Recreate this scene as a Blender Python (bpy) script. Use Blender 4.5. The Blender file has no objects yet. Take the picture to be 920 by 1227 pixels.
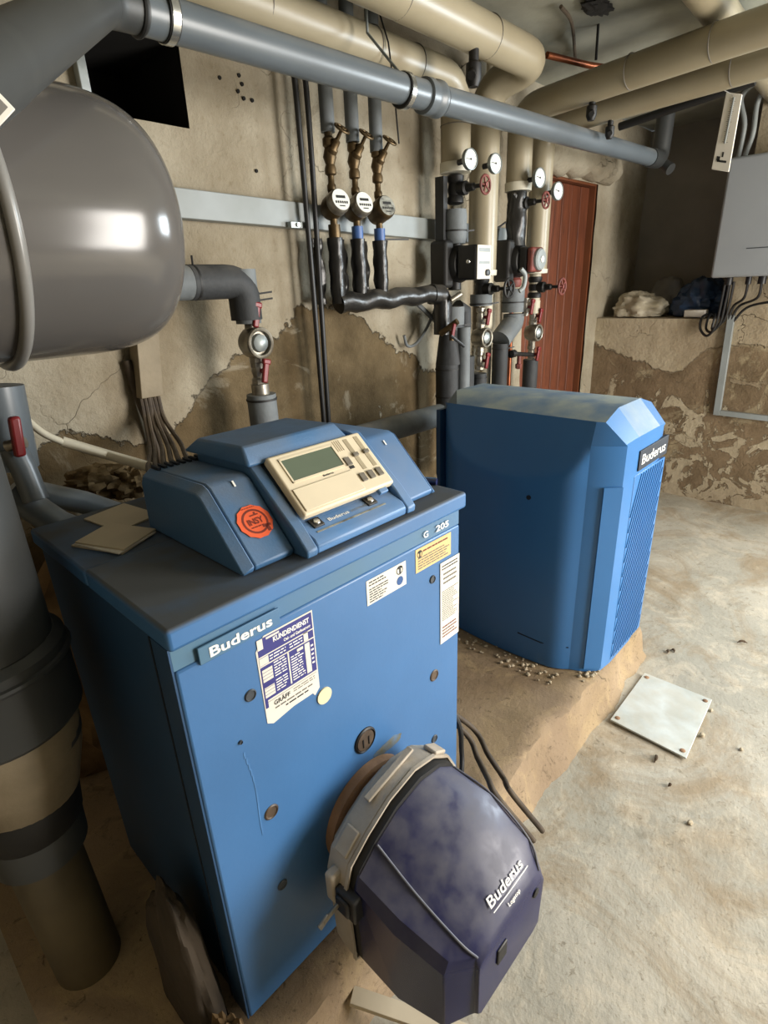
import bpy, bmesh, math, random
from mathutils import Vector as V, Matrix, noise
random.seed(7)
SC = bpy.context.scene
COL = SC.collection
PI = math.pi
# ------------------------------------------------------------------ camera
cd = bpy.data.cameras.new('camera')
cam = bpy.data.objects.new('camera', cd)
COL.objects.link(cam)
cd.sensor_fit = 'VERTICAL'
cd.sensor_height = 24.0
cd.lens = 24.0 * 669.69 / 1227.0
cd.clip_start = 0.02
cam.matrix_world = Matrix(((0.68382, 0.29744, -0.66627, -0.22214),
                           (-0.72856, 0.22852, -0.64574, -0.57847),
                           (-0.03981, 0.92699, 0.37297, 1.28584),
                           (0, 0, 0, 1)))
SC.camera = cam
# ------------------------------------------------------------------ light
w = bpy.data.worlds.new('world')
SC.world = w
w.use_nodes = True
w.node_tree.nodes['Background'].inputs[0].default_value = (0.75, 0.85, 1.0, 1)
w.node_tree.nodes['Background'].inputs[1].default_value = 0.3


def area(name, loc, target, sx, sy, power, col):
    l = bpy.data.lights.new(name, 'AREA')
    l.shape = 'RECTANGLE'
    l.size = sx
    l.size_y = sy
    l.energy = power
    l.color = col
    o = bpy.data.objects.new(name, l)
    COL.objects.link(o)
    o.location = loc
    d = V(target) - V(loc)
    o.rotation_euler = d.to_track_quat('-Z', 'Y').to_euler()
    return o


area('daylight_window', (3.50, -1.35, 1.50), (2.0, -1.25, 1.2), 0.9, 0.7, 75, (0.84, 0.94, 1.0))
area('daylight_doorway', (2.0, -2.46, 1.05), (1.2, 0, 0.75), 1.0, 1.7, 118, (1.0, 0.95, 0.88))
SC.view_settings.view_transform = 'Standard'
SC.view_settings.look = 'None'
SC.view_settings.gamma = 1.0
SC.view_settings.use_curve_mapping = False
SC.view_settings.exposure = 0.45


# ------------------------------------------------------------------ materials
def lin(h):
    if isinstance(h, tuple):
        return h if len(h) == 4 else (*h, 1)
    o = []
    for i in (0, 2, 4):
        c = int(h[i:i + 2], 16) / 255
        o.append(c / 12.92 if c <= 0.04045 else ((c + 0.055) / 1.055) ** 2.4)
    return (*o, 1)


class NT:
    def __init__(s, name):
        s.m = bpy.data.materials.new(name)
        s.m.use_nodes = True
        s.n = s.m.node_tree.nodes
        s.l = s.m.node_tree.links
        s.b = s.n['Principled BSDF']
        s.tc = s.n.new('ShaderNodeTexCoord')
        s.co = s.tc.outputs['Object']

    def set(s, sock, v):
        if isinstance(v, bpy.types.NodeSocket):
            s.l.new(v, sock)
        else:
            sock.default_value = v

    def noise(s, scale, detail=4, rough=0.55, co=None, dist=0):
        n = s.n.new('ShaderNodeTexNoise')
        s.l.new(co or s.co, n.inputs['Vector'])
        n.inputs['Scale'].default_value = scale
        n.inputs['Detail'].default_value = detail
        n.inputs['Roughness'].default_value = rough
        n.inputs['Distortion'].default_value = dist
        return n.outputs['Fac']

    def math(s, op, a, b=0.0, c=None):
        n = s.n.new('ShaderNodeMath')
        n.operation = op
        s.set(n.inputs[0], a)
        s.set(n.inputs[1], b)
        if c is not None:
            s.set(n.inputs[2], c)
        return n.outputs[0]

    def ramp(s, x, a, b):
        n = s.n.new('ShaderNodeMapRange')
        s.set(n.inputs[0], x)
        n.inputs[1].default_value = a
        n.inputs[2].default_value = b
        return n.outputs[0]

    def mix(s, f, a, b):
        n = s.n.new('ShaderNodeMix')
        n.data_type = 'RGBA'
        s.set(n.inputs[0], f)
        s.set(n.inputs[6], a)
        s.set(n.inputs[7], b)
        return n.outputs[2]

    def xyz(s):
        n = s.n.new('ShaderNodeSeparateXYZ')
        s.l.new(s.co, n.inputs[0])
        return n.outputs

    def up(s):
        g = s.n.new('ShaderNodeNewGeometry')
        n = s.n.new('ShaderNodeSeparateXYZ')
        s.l.new(g.outputs['Normal'], n.inputs[0])
        return n.outputs[2]

    def curve(s, x, pts, lo, hi):
        t = s.ramp(x, lo, hi)
        n = s.n.new('ShaderNodeFloatCurve')
        cu = n.mapping.curves[0]
        for i, (a, b) in enumerate(pts):
            a = (a - lo) / (hi - lo)
            if i < 2:
                cu.points[i].location = (a, b)
            else:
                cu.points.new(a, b)
        n.mapping.update()
        s.l.new(t, n.inputs[1])
        return n.outputs[0]

    def bump(s, h, strength=0.4, dist=0.01):
        n = s.n.new('ShaderNodeBump')
        n.inputs['Strength'].default_value = strength
        n.inputs['Distance'].default_value = dist
        s.set(n.inputs['Height'], h)
        s.l.new(n.outputs[0], s.b.inputs['Normal'])


def M(name, col, rough=0.5, metal=0.0, var=0.25, scale=9, bump=0.0, bs=60, col2=None, dust=0.0,
      dcol='8a8274', spec=0.5, dlo=0.35, dhi=0.6):
    t = NT(name)
    c = lin(col)
    c2 = lin(col2) if col2 else (c[0] * (1 - var), c[1] * (1 - var), c[2] * (1 - var), 1)
    out = t.mix(t.ramp(t.noise(scale), 0.35, 0.68), c, c2)
    if dust:
        f = t.math('MULTIPLY', t.ramp(t.up(), 0.2, 0.9), t.ramp(t.noise(scale * 1.7, 5), dlo, dhi))
        f = t.math('MULTIPLY', f, dust)
        out = t.mix(f, out, lin(dcol))
        t.l.new(t.math('MULTIPLY_ADD', f, 0.9 - rough, rough), t.b.inputs['Roughness'])
    else:
        t.b.inputs['Roughness'].default_value = rough
    t.l.new(out, t.b.inputs['Base Color'])
    t.b.inputs['Metallic'].default_value = metal
    t.b.inputs['Specular IOR Level'].default_value = spec
    if bump:
        t.bump(t.noise(bs, 5), bump, 0.004)
    return t.m


def plaster(name, ax, pts, lo, hi, cream, cream2, brown, brown2, amp=0.16, pale='8f8674', low=0.0, flk=0.55):
    t = NT(name)
    x = t.xyz()
    h = t.curve(x[ax], pts, lo, hi)
    jag = t.math('ADD', t.math('MULTIPLY', t.math('SUBTRACT', t.noise(3.2, 7, 0.62, dist=0.6), 0.5), amp * 2.4),
                 t.math('MULTIPLY', t.math('SUBTRACT', t.noise(16, 6, 0.75), 0.5), amp * 0.9))
    z = t.math('ADD', t.math('SUBTRACT', x[2], h), jag)
    mask = t.ramp(z, -0.004, 0.006)
    edge = t.ramp(z, 0.03, -0.0)
    cr = t.mix(t.ramp(t.noise(2.6, 6, 0.6), 0.38, 0.68), lin(cream), lin(cream2))
    cr = t.mix(t.math('MULTIPLY', t.ramp(t.noise(45, 3), 0.58, 0.75), 0.35), cr, lin(brown))
    cr = t.mix(t.math('MULTIPLY', t.ramp(t.noise(1.3, 5, 0.65, dist=0.8), 0.48, 0.7), 0.55), cr, lin(brown))
    sk = t.ramp(t.noise(7, 7, 0.75, dist=1.5), 0.60, 0.64)
    cr = t.mix(t.math('MULTIPLY', sk, 0.6), cr, lin(pale))
    vo = t.n.new('ShaderNodeTexVoronoi')
    vo.feature = 'DISTANCE_TO_EDGE'
    vo.inputs['Scale'].default_value = 2.3
    nz = t.n.new('ShaderNodeTexNoise')
    nz.inputs['Scale'].default_value = 4
    nz.inputs['Detail'].default_value = 5
    ad = t.n.new('ShaderNodeVectorMath')
    ad.operation = 'MULTIPLY_ADD'
    t.l.new(nz.outputs['Color'], ad.inputs[0])
    ad.inputs[1].default_value = (0.6, 0.6, 0.6)
    t.l.new(t.co, ad.inputs[2])
    t.l.new(t.co, nz.inputs['Vector'])
    t.l.new(ad.outputs[0], vo.inputs['Vector'])
    crack = t.ramp(vo.outputs['Distance'], 0.008, 0.0)
    crack = t.math('MULTIPLY', crack, t.ramp(t.noise(1.7, 2), 0.45, 0.6))
    cr = t.mix(t.math('MULTIPLY', crack, 0.55), cr, lin(brown2))
    br = t.mix(t.ramp(t.noise(5, 6, 0.65), 0.35, 0.65), lin(brown), lin(brown2))
    br = t.mix(t.math('MULTIPLY', t.ramp(t.noise(4.1, 7, 0.7, dist=1.0), 0.55, 0.62), 0.65), br, lin(pale))
    # further down flakes of old paint still hold on
    fl = t.ramp(t.math('ADD', t.noise(6.5, 7, 0.66, dist=0.8), t.math('MULTIPLY', x[2], -0.16)), flk, flk + 0.01)
    fl = t.math('MULTIPLY', fl, t.ramp(x[2], low + 0.1, low))
    br = t.mix(fl, br, cr)
    t.l.new(t.mix(mask, br, cr), t.b.inputs['Base Color'])
    t.b.inputs['Roughness'].default_value = 0.92
    t.b.inputs['Specular IOR Level'].default_value = 0.15
    hh = t.math('ADD', t.math('MULTIPLY', t.math('MAXIMUM', mask, fl), 0.8), t.math('MULTIPLY', t.noise(14, 8, 0.7), 0.9))
    hh = t.math('SUBTRACT', hh, t.math('MULTIPLY', crack, 0.5))
    t.bump(hh, 1.0, 0.013)
    return t.m


m_wall = plaster('old_plaster', 0, [(0.0, 0.95), (0.14, 0.94), (0.3, 0.95), (0.40, 0.88), (0.6, 0.98), (0.83, 1.10),
                                    (1.0, 1.20), (1.19, 1.21), (1.36, 1.14), (1.54, 1.02), (1.76, 0.90), (2.4, 0.55),
                                    (3.3, 0.25)], -1.3, 4.0, 'a8a08e', '8a806d', '6e5f47', '4c402d', 0.13, low=0.9)
m_rwall = plaster('damp_plaster', 1, [(-2.4, 0.92), (0.0, 0.92), (0.1, 0.9), (0.29, 0.91), (0.54, 0.76), (0.7, 0.82), (0.85, 0.86),
                                      (1.0, 0.9)], -2.4, 1.0, 'b3a78f', '9c8f78', '83715a', '685945', 0.07, 'a19478', low=0.66, flk=0.455)
m_niche = M('grey_plaster', '8a847a', 0.95, var=0.25, scale=3, bump=0.4, bs=30, spec=0.1)  # greyer plaster, only inside the niche
m_ceil = M('ceiling_plaster', 'a5a598', 0.95, col2='86857a', scale=2.2, bump=0.6, bs=24, spec=0.1)


def floor_mat(name, a, b, c, stain, dirt=0.4):
    t = NT(name)
    o = t.mix(t.ramp(t.noise(1.6, 7, 0.62, dist=0.5), 0.38, 0.62), lin(a), lin(b))
    o = t.mix(t.math('MULTIPLY', t.ramp(t.noise(5.5, 7, 0.7, dist=1.2), 0.5, 0.66), 0.75), o, lin(c))
    o = t.mix(t.math('MULTIPLY', t.ramp(t.noise(13, 8, 0.75, dist=2.0), 0.56, 0.66), dirt), o, lin(stain))
    o = t.mix(t.math('MULTIPLY', t.ramp(t.noise(2.4, 6, 0.7, dist=1.0), 0.50, 0.66), 0.7), o, lin('8f7b5e'))
    o = t.mix(t.math('MULTIPLY', t.ramp(t.noise(26, 6, 0.7, dist=1.5), 0.60, 0.68), dirt * 1.6), o, lin(stain))
    o = t.mix(t.math('MULTIPLY', t.ramp(t.noise(110, 3, 0.6), 0.62, 0.7), dirt), o, lin(stain))
    t.l.new(o, t.b.inputs['Base Color'])
    t.b.inputs['Roughness'].default_value = 0.8
    t.b.inputs['Specular IOR Level'].default_value = 0.25
    t.bump(t.math('ADD', t.noise(9, 8, 0.7), t.math('MULTIPLY', t.noise(45, 6, 0.7), 0.3)), 0.45, 0.012)
    return t.m


m_floor = floor_mat('concrete_floor', 'b8b1a2', '9d998c', 'c3b8a4', '776c58')
m_plinth = floor_mat('rough_concrete', '98846a', '83705a', 'a8936f', '5a4c3a', 0.55)
m_stone = M('rubble', '80694c', 0.95, col2='4f3f2c', scale=9, bump=0.8, bs=40, spec=0.1)

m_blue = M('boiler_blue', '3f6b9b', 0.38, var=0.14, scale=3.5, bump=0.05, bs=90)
m_blue_shaded = M('boiler_blue_shaded', '274a6e', 0.45, var=0.3, scale=3)  # darker copy of the boiler blue, shade put into the sides
m_lid = M('dusty_blue_lid', '3a6a9c', 0.45, var=0.2, scale=4, dust=0.9, dcol='4f4e48', dlo=0.05, dhi=0.55)
m_strip = M('greyed_blue_strip', '40698f', 0.55, col2='486a80', scale=5)
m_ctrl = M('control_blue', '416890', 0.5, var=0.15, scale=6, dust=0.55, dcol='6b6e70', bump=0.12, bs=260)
m_ctrl_lit = M('control_blue_lit', '517aa8', 0.45, var=0.12, scale=6, dust=0.3, dcol='8a8c90')  # lit copy of the control blue for the right half and lower panel
m_tankblue = M('tank_blue', '3a70a8', 0.32, var=0.1, scale=3, dust=0.1)
m_tanktop = M('dusty_tank_top', '3d6a98', 0.5, var=0.2, scale=5, dust=0.9, dcol='9aa29c', dlo=0.25, dhi=0.62)
m_seam = M('dark_seam', '0e1a28', 0.7)
m_cream = M('cream_plastic', 'd6c8ac', 0.5, var=0.06, scale=10)
m_cream2 = M('cream_groove', 'a6987c', 0.6)
m_lcd = M('lcd_glass', '5c6656', 0.12, var=0.1)
m_key = M('grey_key', '6f685c', 0.55, var=0.2, scale=90)
m_black = M('black_plastic', '17171a', 0.45, var=0.2, dust=0.35, dcol='6a6458')
m_rubber = M('black_rubber', '1a1918', 0.6, var=0.3)
m_navy = M('burner_navy', '20234a', 0.27, var=0.2, scale=13, dust=0.62, dcol='5c5b60', dlo=0.28, dhi=0.66)
m_ridge = M('dusty_ridge', '4e5060', 0.5, col2='6e6c6c', scale=20)
m_cast = M('dusty_cast_aluminium', 'b5a998', 0.65, col2='948877', scale=7, bump=0.25, bs=80)
m_rust = M('brown_gasket', 'a07c5e', 0.85, col2='6f523a', scale=12, bump=0.4)
m_white = M('white_print', 'e4e2da', 0.6, var=0.05)
m_paper = M('white_paper', 'd6d0c4', 0.75, var=0.1, scale=8)
m_paper2 = M('old_paper', 'c2b49a', 0.8, var=0.15, scale=8)
m_yellow = M('yellow_paper', 'd2b27a', 0.7, var=0.1)
m_violet = M('violet_print', '2c2c72', 0.6, var=0.1)
m_ink = M('black_ink', '20201f', 0.7)
m_grey_ink = M('grey_ink', '6f6a62', 0.7)
m_bluedot = M('blue_dot', '23508a', 0.6)
m_orange = M('orange_sticker', 'd9582c', 0.6, var=0.12, scale=20)
m_redbrown = M('redbrown_ink', '6e2410', 0.6)
m_grease = M('yellowed_dot', 'd8cba6', 0.7, var=0.12, scale=20)
m_glass_br = M('sight_glass_cap', '57483a', 0.5, col2='35291f', scale=40)
m_greycap = M('grey_cap', '3a3f45', 0.5)
m_vessel = M('vessel_grey', '595653', 0.17, var=0.08, scale=2)
m_vessel_ring = M('vessel_ring_grey', '7c7a76', 0.3, var=0.1)
m_pvc = M('grey_drain_plastic', '5b6267', 0.34, var=0.15, scale=4, dust=0.5, dcol='8d8a82')
m_pvc_dark = M('dark_grey_drain_plastic', '383a3a', 0.5, var=0.25, scale=3)  # grey lowered in place of shade on the pipes at the far left
m_galv = M('galvanised_steel', '9aa0a0', 0.45, metal=0.6, col2='757b7b', scale=14)
m_chrome = M('bright_steel', 'c8c8c4', 0.25, metal=0.9, var=0.1)
m_beige = M('beige_jacket', '9b917a', 0.36, col2='8b816a', scale=2.5, dust=0.35, dcol='8c8266')
m_beige_ring = M('pale_end_ring', 'c9c4b2', 0.5, var=0.1)
m_pale = M('pale_pipe', 'b3aa94', 0.5, var=0.12)
m_duct = M('grey_trunking', '8d9394', 0.5, col2='7d8280', scale=5, dust=0.4)
m_ins = M('grey_foam', '6a6f71', 0.7, col2='565a5c', scale=10, dust=0.45, dcol='8c877c', bump=0.25, bs=70)
m_ins_dk = M('dark_foam', '2f3133', 0.7, col2='232425', scale=8, dust=0.3, dcol='77726a', bump=0.4, bs=50)
m_foil = M('black_wrap', '1f1e1d', 0.32, var=0.3, scale=12, dust=0.4, dcol='6d665b', bump=0.5, bs=45)
m_brass = M('old_brass', '66543a', 0.45, metal=0.7, col2='40331f', scale=25)
m_nickel = M('dirty_nickel', '9c968a', 0.35, metal=0.7, col2='6e675b', scale=25)
m_red = M('red_handle', '721a1d', 0.4, var=0.2)
m_rusty_red = M('rusty_red_wheel', '7a3a32', 0.6, col2='52281f', scale=30)
m_iron = M('dark_iron', '252423', 0.5, metal=0.4, var=0.3)
m_dial = M('dial_white', 'd9dbd4', 0.4, var=0.05)
m_dial_grey = M('worn_dial', '9a9a90', 0.5, col2='5a5a55', scale=60)
m_union = M('blue_union', '3c5f9a', 0.45)
m_copper = M('copper_pipe', '8a4e30', 0.38, metal=0.8, col2='5c3322', scale=12)
m_inv = M('inverter_grey', '8d9195', 0.45, var=0.05, scale=4)
m_inv_side = M('inverter_side', '6d7074', 0.5)
m_cable = M('black_cable', '19191a', 0.5)
m_cable_dust = M('dusty_brown_cable', '4f4334', 0.75, col2='33291f', scale=20)
m_cable_w = M('white_hose', 'cfc6b0', 0.5, var=0.1)
m_sack = M('white_sack', 'b9b09c', 0.75, col2='8f866f', scale=14, bump=0.5, bs=40)
m_bag = M('blue_bag', '27405e', 0.4, col2='16263c', scale=9, bump=0.4, bs=35)
m_bag2 = M('clear_dusty_bag', '6f6c66', 0.5, var=0.25, scale=8)
m_plate = M('zinc_plate', 'ccd0cb', 0.55, metal=0.1, col2='b2b8b4', scale=9, dust=0.35, dcol='b3a589', bump=0.15, bs=40)
m_pebble = M('pebble', 'b3a58c', 0.9, var=0.3, scale=30, bump=0.4)
m_debris = M('leaf_debris', '4a3a28', 0.9)
m_wool = M('brown_wool', '6d5c42', 0.95, col2='3c2f20', scale=18, bump=0.8, bs=50, spec=0.05)
m_sheet = M('dirty_sheet', '40362a', 0.9, col2='2a231a', scale=7, bump=0.5, bs=30)
m_cone = M('darkened_cream', '8a7d66', 0.7, col2='6c604b', scale=6, bump=0.3)  # cream darkened to stand in for shade on the stack
m_shadepipe = M('shaded_beige_drain', '5f553f', 0.6, col2='463e2e', scale=5)  # beige darkened to stand in for shade on the lower stack
m_void = M('soot_and_hole_dark', '14120f', 0.95)  # soot on the ceiling patch, painted darkness inside the wall holes


def wood_mat():
    t = NT('stained_wood')
    mp = t.n.new('ShaderNodeMapping')
    mp.inputs['Scale'].default_value = (9, 9, 0.7)
    t.l.new(t.co, mp.inputs[0])
    f = t.noise(5, 6, 0.6, co=mp.outputs[0], dist=1.5)
    t.l.new(t.mix(t.ramp(f, 0.3, 0.7), lin('743e26'), lin('4a2616')), t.b.inputs['Base Color'])
    t.b.inputs['Roughness'].default_value = 0.55
    t.bump(f, 0.2, 0.003)
    return t.m


m_wood = wood_mat()
m_woodedge = M('orange_wood', '6e3e22', 0.6, var=0.2)


# ------------------------------------------------------------------ mesh helpers
def frame(d):
    d = V(d).normalized()
    a = V((0, 0, 1)) if abs(d.z) < 0.9 else V((0, 1, 0))
    u = d.cross(a).normalized()
    return u, d.cross(u).normalized(), d


def smooth_path(pts, n=6):
    P = [V(p) for p in pts]
    P = [P[0] * 2 - P[1]] + P + [P[-1] * 2 - P[-2]]
    out = []
    for i in range(1, len(P) - 2):
        for k in range(n):
            t = k / n
            a, b, c, d = P[i - 1], P[i], P[i + 1], P[i + 2]
            out.append(0.5 * ((2 * b) + (c - a) * t + (2 * a - 5 * b + 4 * c - d) * t * t + (3 * b - a - 3 * c + d) * t ** 3))
    out.append(P[-2])
    return out


def fillet(pts, r, n=6):
    P = [V(p) for p in pts]
    out = [P[0]]
    for i in range(1, len(P) - 1):
        a, b, c = P[i - 1], P[i], P[i + 1]
        u = (a - b).normalized()
        v = (c - b).normalized()
        rr = min(r, (a - b).length * 0.49, (c - b).length * 0.49)
        s, e = b + u * rr, b + v * rr
        for k in range(n + 1):
            t = k / n
            out.append(s * (1 - t) ** 2 + b * 2 * t * (1 - t) + e * t * t)
    out.append(P[-1])
    return out


class MB:
    def __init__(s):
        s.v = []
        s.f = []

    def add(s, vs, fs):
        o = len(s.v)
        s.v += [V(p) for p in vs]
        s.f += [tuple(i + o for i in f) for f in fs]
        return s

    def box(s, a, b):
        x0, y0, z0 = a
        x1, y1, z1 = b
        return s.add([(x0, y0, z0), (x1, y0, z0), (x1, y1, z0), (x0, y1, z0), (x0, y0, z1), (x1, y0, z1), (x1, y1, z1), (x0, y1, z1)],
                     [(0, 3, 2, 1), (4, 5, 6, 7), (0, 1, 5, 4), (1, 2, 6, 5), (2, 3, 7, 6), (3, 0, 4, 7)])

    def obox(s, c, u, v, n, su, sv, sn):
        c, u, v, n = V(c), V(u).normalized(), V(v).normalized(), V(n).normalized()
        P = [c + u * (i * su / 2) + v * (j * sv / 2) + n * (k * sn / 2) for k in (-1, 1) for j in (-1, 1) for i in (-1, 1)]
        return s.add(P, [(0, 2, 3, 1), (4, 5, 7, 6), (0, 1, 5, 4), (1, 3, 7, 5), (3, 2, 6, 7), (2, 0, 4, 6)])

    def loft(s, rings, cap=True, closed=True):
        n = len(rings[0])
        vs = [p for r in rings for p in r]
        fs = []
        for i in range(len(rings) - 1):
            for j in range(n if closed else n - 1):
                k = (j + 1) % n
                fs.append((i * n + j, i * n + k, (i + 1) * n + k, (i + 1) * n + j))
        if cap:
            fs.append(tuple(range(n))[::-1])
            fs.append(tuple((len(rings) - 1) * n + j for j in range(n)))
        return s.add(vs, fs)

    def tube(s, path, r, n=14, cap=True, jit=0, seed=0):
        P = [V(p) for p in path]
        if not isinstance(r, (list, tuple)):
            r = [r] * len(P)
        rings = []
        u = None
        for i, p in enumerate(P):
            d = (P[min(i + 1, len(P) - 1)] - P[max(i - 1, 0)]).normalized()
            if u is None:
                u = frame(d)[0]
            u = (u - d * u.dot(d)).normalized()
            v = d.cross(u)
            ring = []
            for k in range(n):
                a = 2 * PI * k / n
                q = u * math.cos(a) + v * math.sin(a)
                rr = r[i]
                if jit:
                    rr *= 1 + jit * noise.noise((p + q * 0.05) * 22 + V((seed, 0, 0))) * 2
                ring.append(p + q * rr)
            rings.append(ring)
        return s.loft(rings, cap)

    def cyl(s, a, b, r, r2=None, n=20):
        return s.tube([a, b], [r, r if r2 is None else r2], n)

    def lathe(s, prof, o, axis, n=24):
        u, v, d = frame(axis)
        o = V(o)
        rings = [[o + d * h + (u * math.cos(2 * PI * k / n) + v * math.sin(2 * PI * k / n)) * max(r, 1e-4) for k in range(n)] for r, h in prof]
        return s.loft(rings)

    def ring(s, c, axis, R, r, n=28, m=8):
        u, v, d = frame(axis)
        c = V(c)
        vs, fs = [], []
        for i in range(n):
            a = 2 * PI * i / n
            q = u * math.cos(a) + v * math.sin(a)
            for j in range(m):
                b = 2 * PI * j / m
                vs.append(c + q * (R + r * math.cos(b)) + d * r * math.sin(b))
        for i in range(n):
            for j in range(m):
                fs.append((i * m + j, ((i + 1) % n) * m + j, ((i + 1) % n) * m + (j + 1) % m, i * m + (j + 1) % m))
        return s.add(vs, fs)

    def prism(s, poly, ext):
        e = V(ext)
        P = [V(p) for p in poly]
        return s.loft([P, [p + e for p in P]])

    def blob(s, c, rad, seed=0, amp=0.25, fr=3.0, nu=24, nv=14, flat=None):
        c = V(c)
        rings = []
        for i in range(nv + 1):
            th = PI * i / nv
            ring = []
            for k in range(nu):
                ph = 2 * PI * k / nu
                q = V((math.sin(th) * math.cos(ph), math.sin(th) * math.sin(ph), math.cos(th)))
                f = 1 + amp * noise.fractal(q * fr + V((seed * 7.3, seed, 1)), 0.8, 2.0, 4)
                p = c + V((q.x * rad[0], q.y * rad[1], q.z * rad[2])) * f
                if flat is not None:
                    p.z = max(p.z, flat)
                ring.append(p)
            rings.append(ring)
        return s.loft(rings, False)

    def quad(s, a, b, c, d, t=0.0006):
        a, b, c, d = map(V, (a, b, c, d))
        n = (b - a).cross(d - a).normalized() * t
        return s.loft([[a, b, c, d], [a + n, b + n, c + n, d + n]])


def root_of(p):
    while p.parent:
        p = p.parent
    return p


def build(name, mb, mat, parent=None, label=None, bevel=0, seg=2, loc=None, angle=38, smooth=True, recalc=True):
    base = V(root_of(parent).location) if parent else (V(loc) if loc else V((0, 0, 0)))
    me = bpy.data.meshes.new(name)
    me.from_pydata([tuple(p - base) for p in mb.v], [], mb.f)
    if recalc:
        b = bmesh.new()
        b.from_mesh(me)
        bmesh.ops.recalc_face_normals(b, faces=b.faces)
        b.to_mesh(me)
        b.free()
    if smooth:
        me.polygons.foreach_set('use_smooth', [True] * len(me.polygons))
        me.set_sharp_from_angle(angle=math.radians(angle))
    me.materials.append(mat)
    o = bpy.data.objects.new(name, me)
    COL.objects.link(o)
    if parent:
        o.parent = parent
    else:
        o.location = base
    if label:
        o['label'] = label
    if bevel:
        md = o.modifiers.new('bevel', 'BEVEL')
        md.width = bevel
        md.segments = seg
        md.limit_method = 'ANGLE'
        md.angle_limit = math.radians(40)
    return o


def thing(name, label, cat, loc, group=None):
    o = bpy.data.objects.new(name, None)
    o.empty_display_size = 0.05
    COL.objects.link(o)
    o.location = loc
    o['label'] = label
    o['category'] = cat
    if group:
        o['group'] = group
    return o


def solo(name, mb, mat, label, cat, group=None, **k):
    if 'loc' not in k:
        xs = [p.x for p in mb.v]
        ys = [p.y for p in mb.v]
        k['loc'] = ((min(xs) + max(xs)) / 2, (min(ys) + max(ys)) / 2, min(p.z for p in mb.v))
    o = build(name, mb, mat, None, label, **k)
    o['category'] = cat
    if group:
        o['group'] = group
    return o


def struct(name, mb, mat, parent=None, label=None, **k):
    o = build(name, mb, mat, parent, label, **k)
    if not parent:
        o['kind'] = 'structure'
    return o


def text(body, height, o, u, v, mat, name, parent, width=None, bold=0.0, ext=0.0005, label=None):
    cu = bpy.data.curves.new(name, 'FONT')
    cu.body = body
    cu.size = 1.0
    cu.extrude = 0.0
    cu.offset = bold
    cu.resolution_u = 3
    t = bpy.data.objects.new(name, cu)
    COL.objects.link(t)
    me = bpy.data.meshes.new_from_object(t.evaluated_get(bpy.context.evaluated_depsgraph_get()))
    bpy.data.objects.remove(t)
    bpy.data.curves.remove(cu)
    xs = [p.co.x for p in me.vertices]
    ys = [p.co.y for p in me.vertices]
    x0, x1, y1 = min(xs), max(xs), max(ys)
    s = height / 0.7
    sx = (width / (x1 - x0)) if width else s
    u, v = V(u).normalized(), V(v).normalized()
    n = u.cross(v).normalized()
    o = V(o)
    mb = MB()
    mb.add([o + u * (p.co.x - x0) * sx + v * p.co.y * s + n * ext for p in me.vertices], [tuple(p.vertices) for p in me.polygons])
    bpy.data.meshes.remove(me)
    return build(name, mb, mat, parent, label, smooth=False, recalc=False)


# ------------------------------------------------------------------ the setting
def wallgrid(axis, fixed, u0, u1, v0, v1, holes=(), step=0.04, amp=0.006, seed=0, fr=3.5):
    def cuts(a, b, extra):
        n = max(1, round((b - a) / step))
        c = [a + (b - a) * i / n for i in range(n + 1)]
        for e in extra:
            k = min(range(len(c)), key=lambda i: abs(c[i] - e))
            c[k] = e
        return c
    U = cuts(u0, u1, [h for q in holes for h in q[:2]])
    W = cuts(v0, v1, [h for q in holes for h in q[2:]])
    mb = MB()
    vs = []
    for v in W:
        for u in U:
            d = amp * noise.fractal(V((u * fr, v * fr, seed)), 0.9, 2.0, 5)
            vs.append({'x': (fixed + d, u, v), 'y': (u, fixed + d, v), 'z': (u, v, fixed + d)}[axis])
    fs = []
    n = len(U)
    for j in range(len(W) - 1):
        for i in range(n - 1):
            cu, cv = (U[i] + U[i + 1]) / 2, (W[j] + W[j + 1]) / 2
            if any(a < cu < b and c < cv < d for a, b, c, d in holes):
                continue
            fs.append((j * n + i, j * n + i + 1, (j + 1) * n + i + 1, (j + 1) * n + i))
    return mb.add(vs, fs)


ZC = 2.12
struct('floor', wallgrid('z', 0.0, -1.3, 3.45, -2.5, 1.05, step=0.03, amp=0.004, fr=5), m_floor, label='worn dusty concrete cellar floor')
struct('ceiling', wallgrid('z', ZC, -1.3, 3.97, -2.5, 1.05, step=0.05, amp=0.012), m_ceil, label='rough grey plaster ceiling')
wb = struct('wall_back', wallgrid('y', 1.0, -1.3, 3.97, 0, ZC, [(0.47, 0.725, 1.70, 1.89), (2.50, 3.26, 0, 1.775)]), m_wall,
            label='peeling cream plaster wall behind the pipes')
h = MB()
h.box((0.44, 1.018, 1.67), (0.468, 1.35, 1.92)).box((0.727, 1.018, 1.67), (0.755, 1.35, 1.92)).box((0.44, 1.018, 1.892), (0.755, 1.35, 1.92))
h.box((0.44, 1.018, 1.67), (0.755, 1.35, 1.698)).box((0.44, 1.35, 1.67), (0.755, 1.37, 1.92))
struct('chimney_recess', h, m_void, wb, label='black open square hole')
for px in ((0.835, 0.997, 1.831), (0.899, 0.997, 1.848), (0.890, 0.997, 1.810), (0.906, 0.997, 1.829), (0.907, 0.997, 1.796), (0.935, 0.997, 1.796), (0.923, 0.997, 1.620)):
    struct('drill_hole', MB().cyl((px[0], 0.9945, px[2]), (px[0], 1.01, px[2]), 0.005, n=10), m_void, wb)  # flush dark discs, the shade inside each hole is painted
wr = wallgrid('x', 3.41, -2.5, 0.28, 0, ZC, [(-1.8, -0.9, 1.15, 1.85)], seed=3)
w2 = wallgrid('x', 3.41, 0.28, 1.02, 0, 1.05, seed=3)
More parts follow.
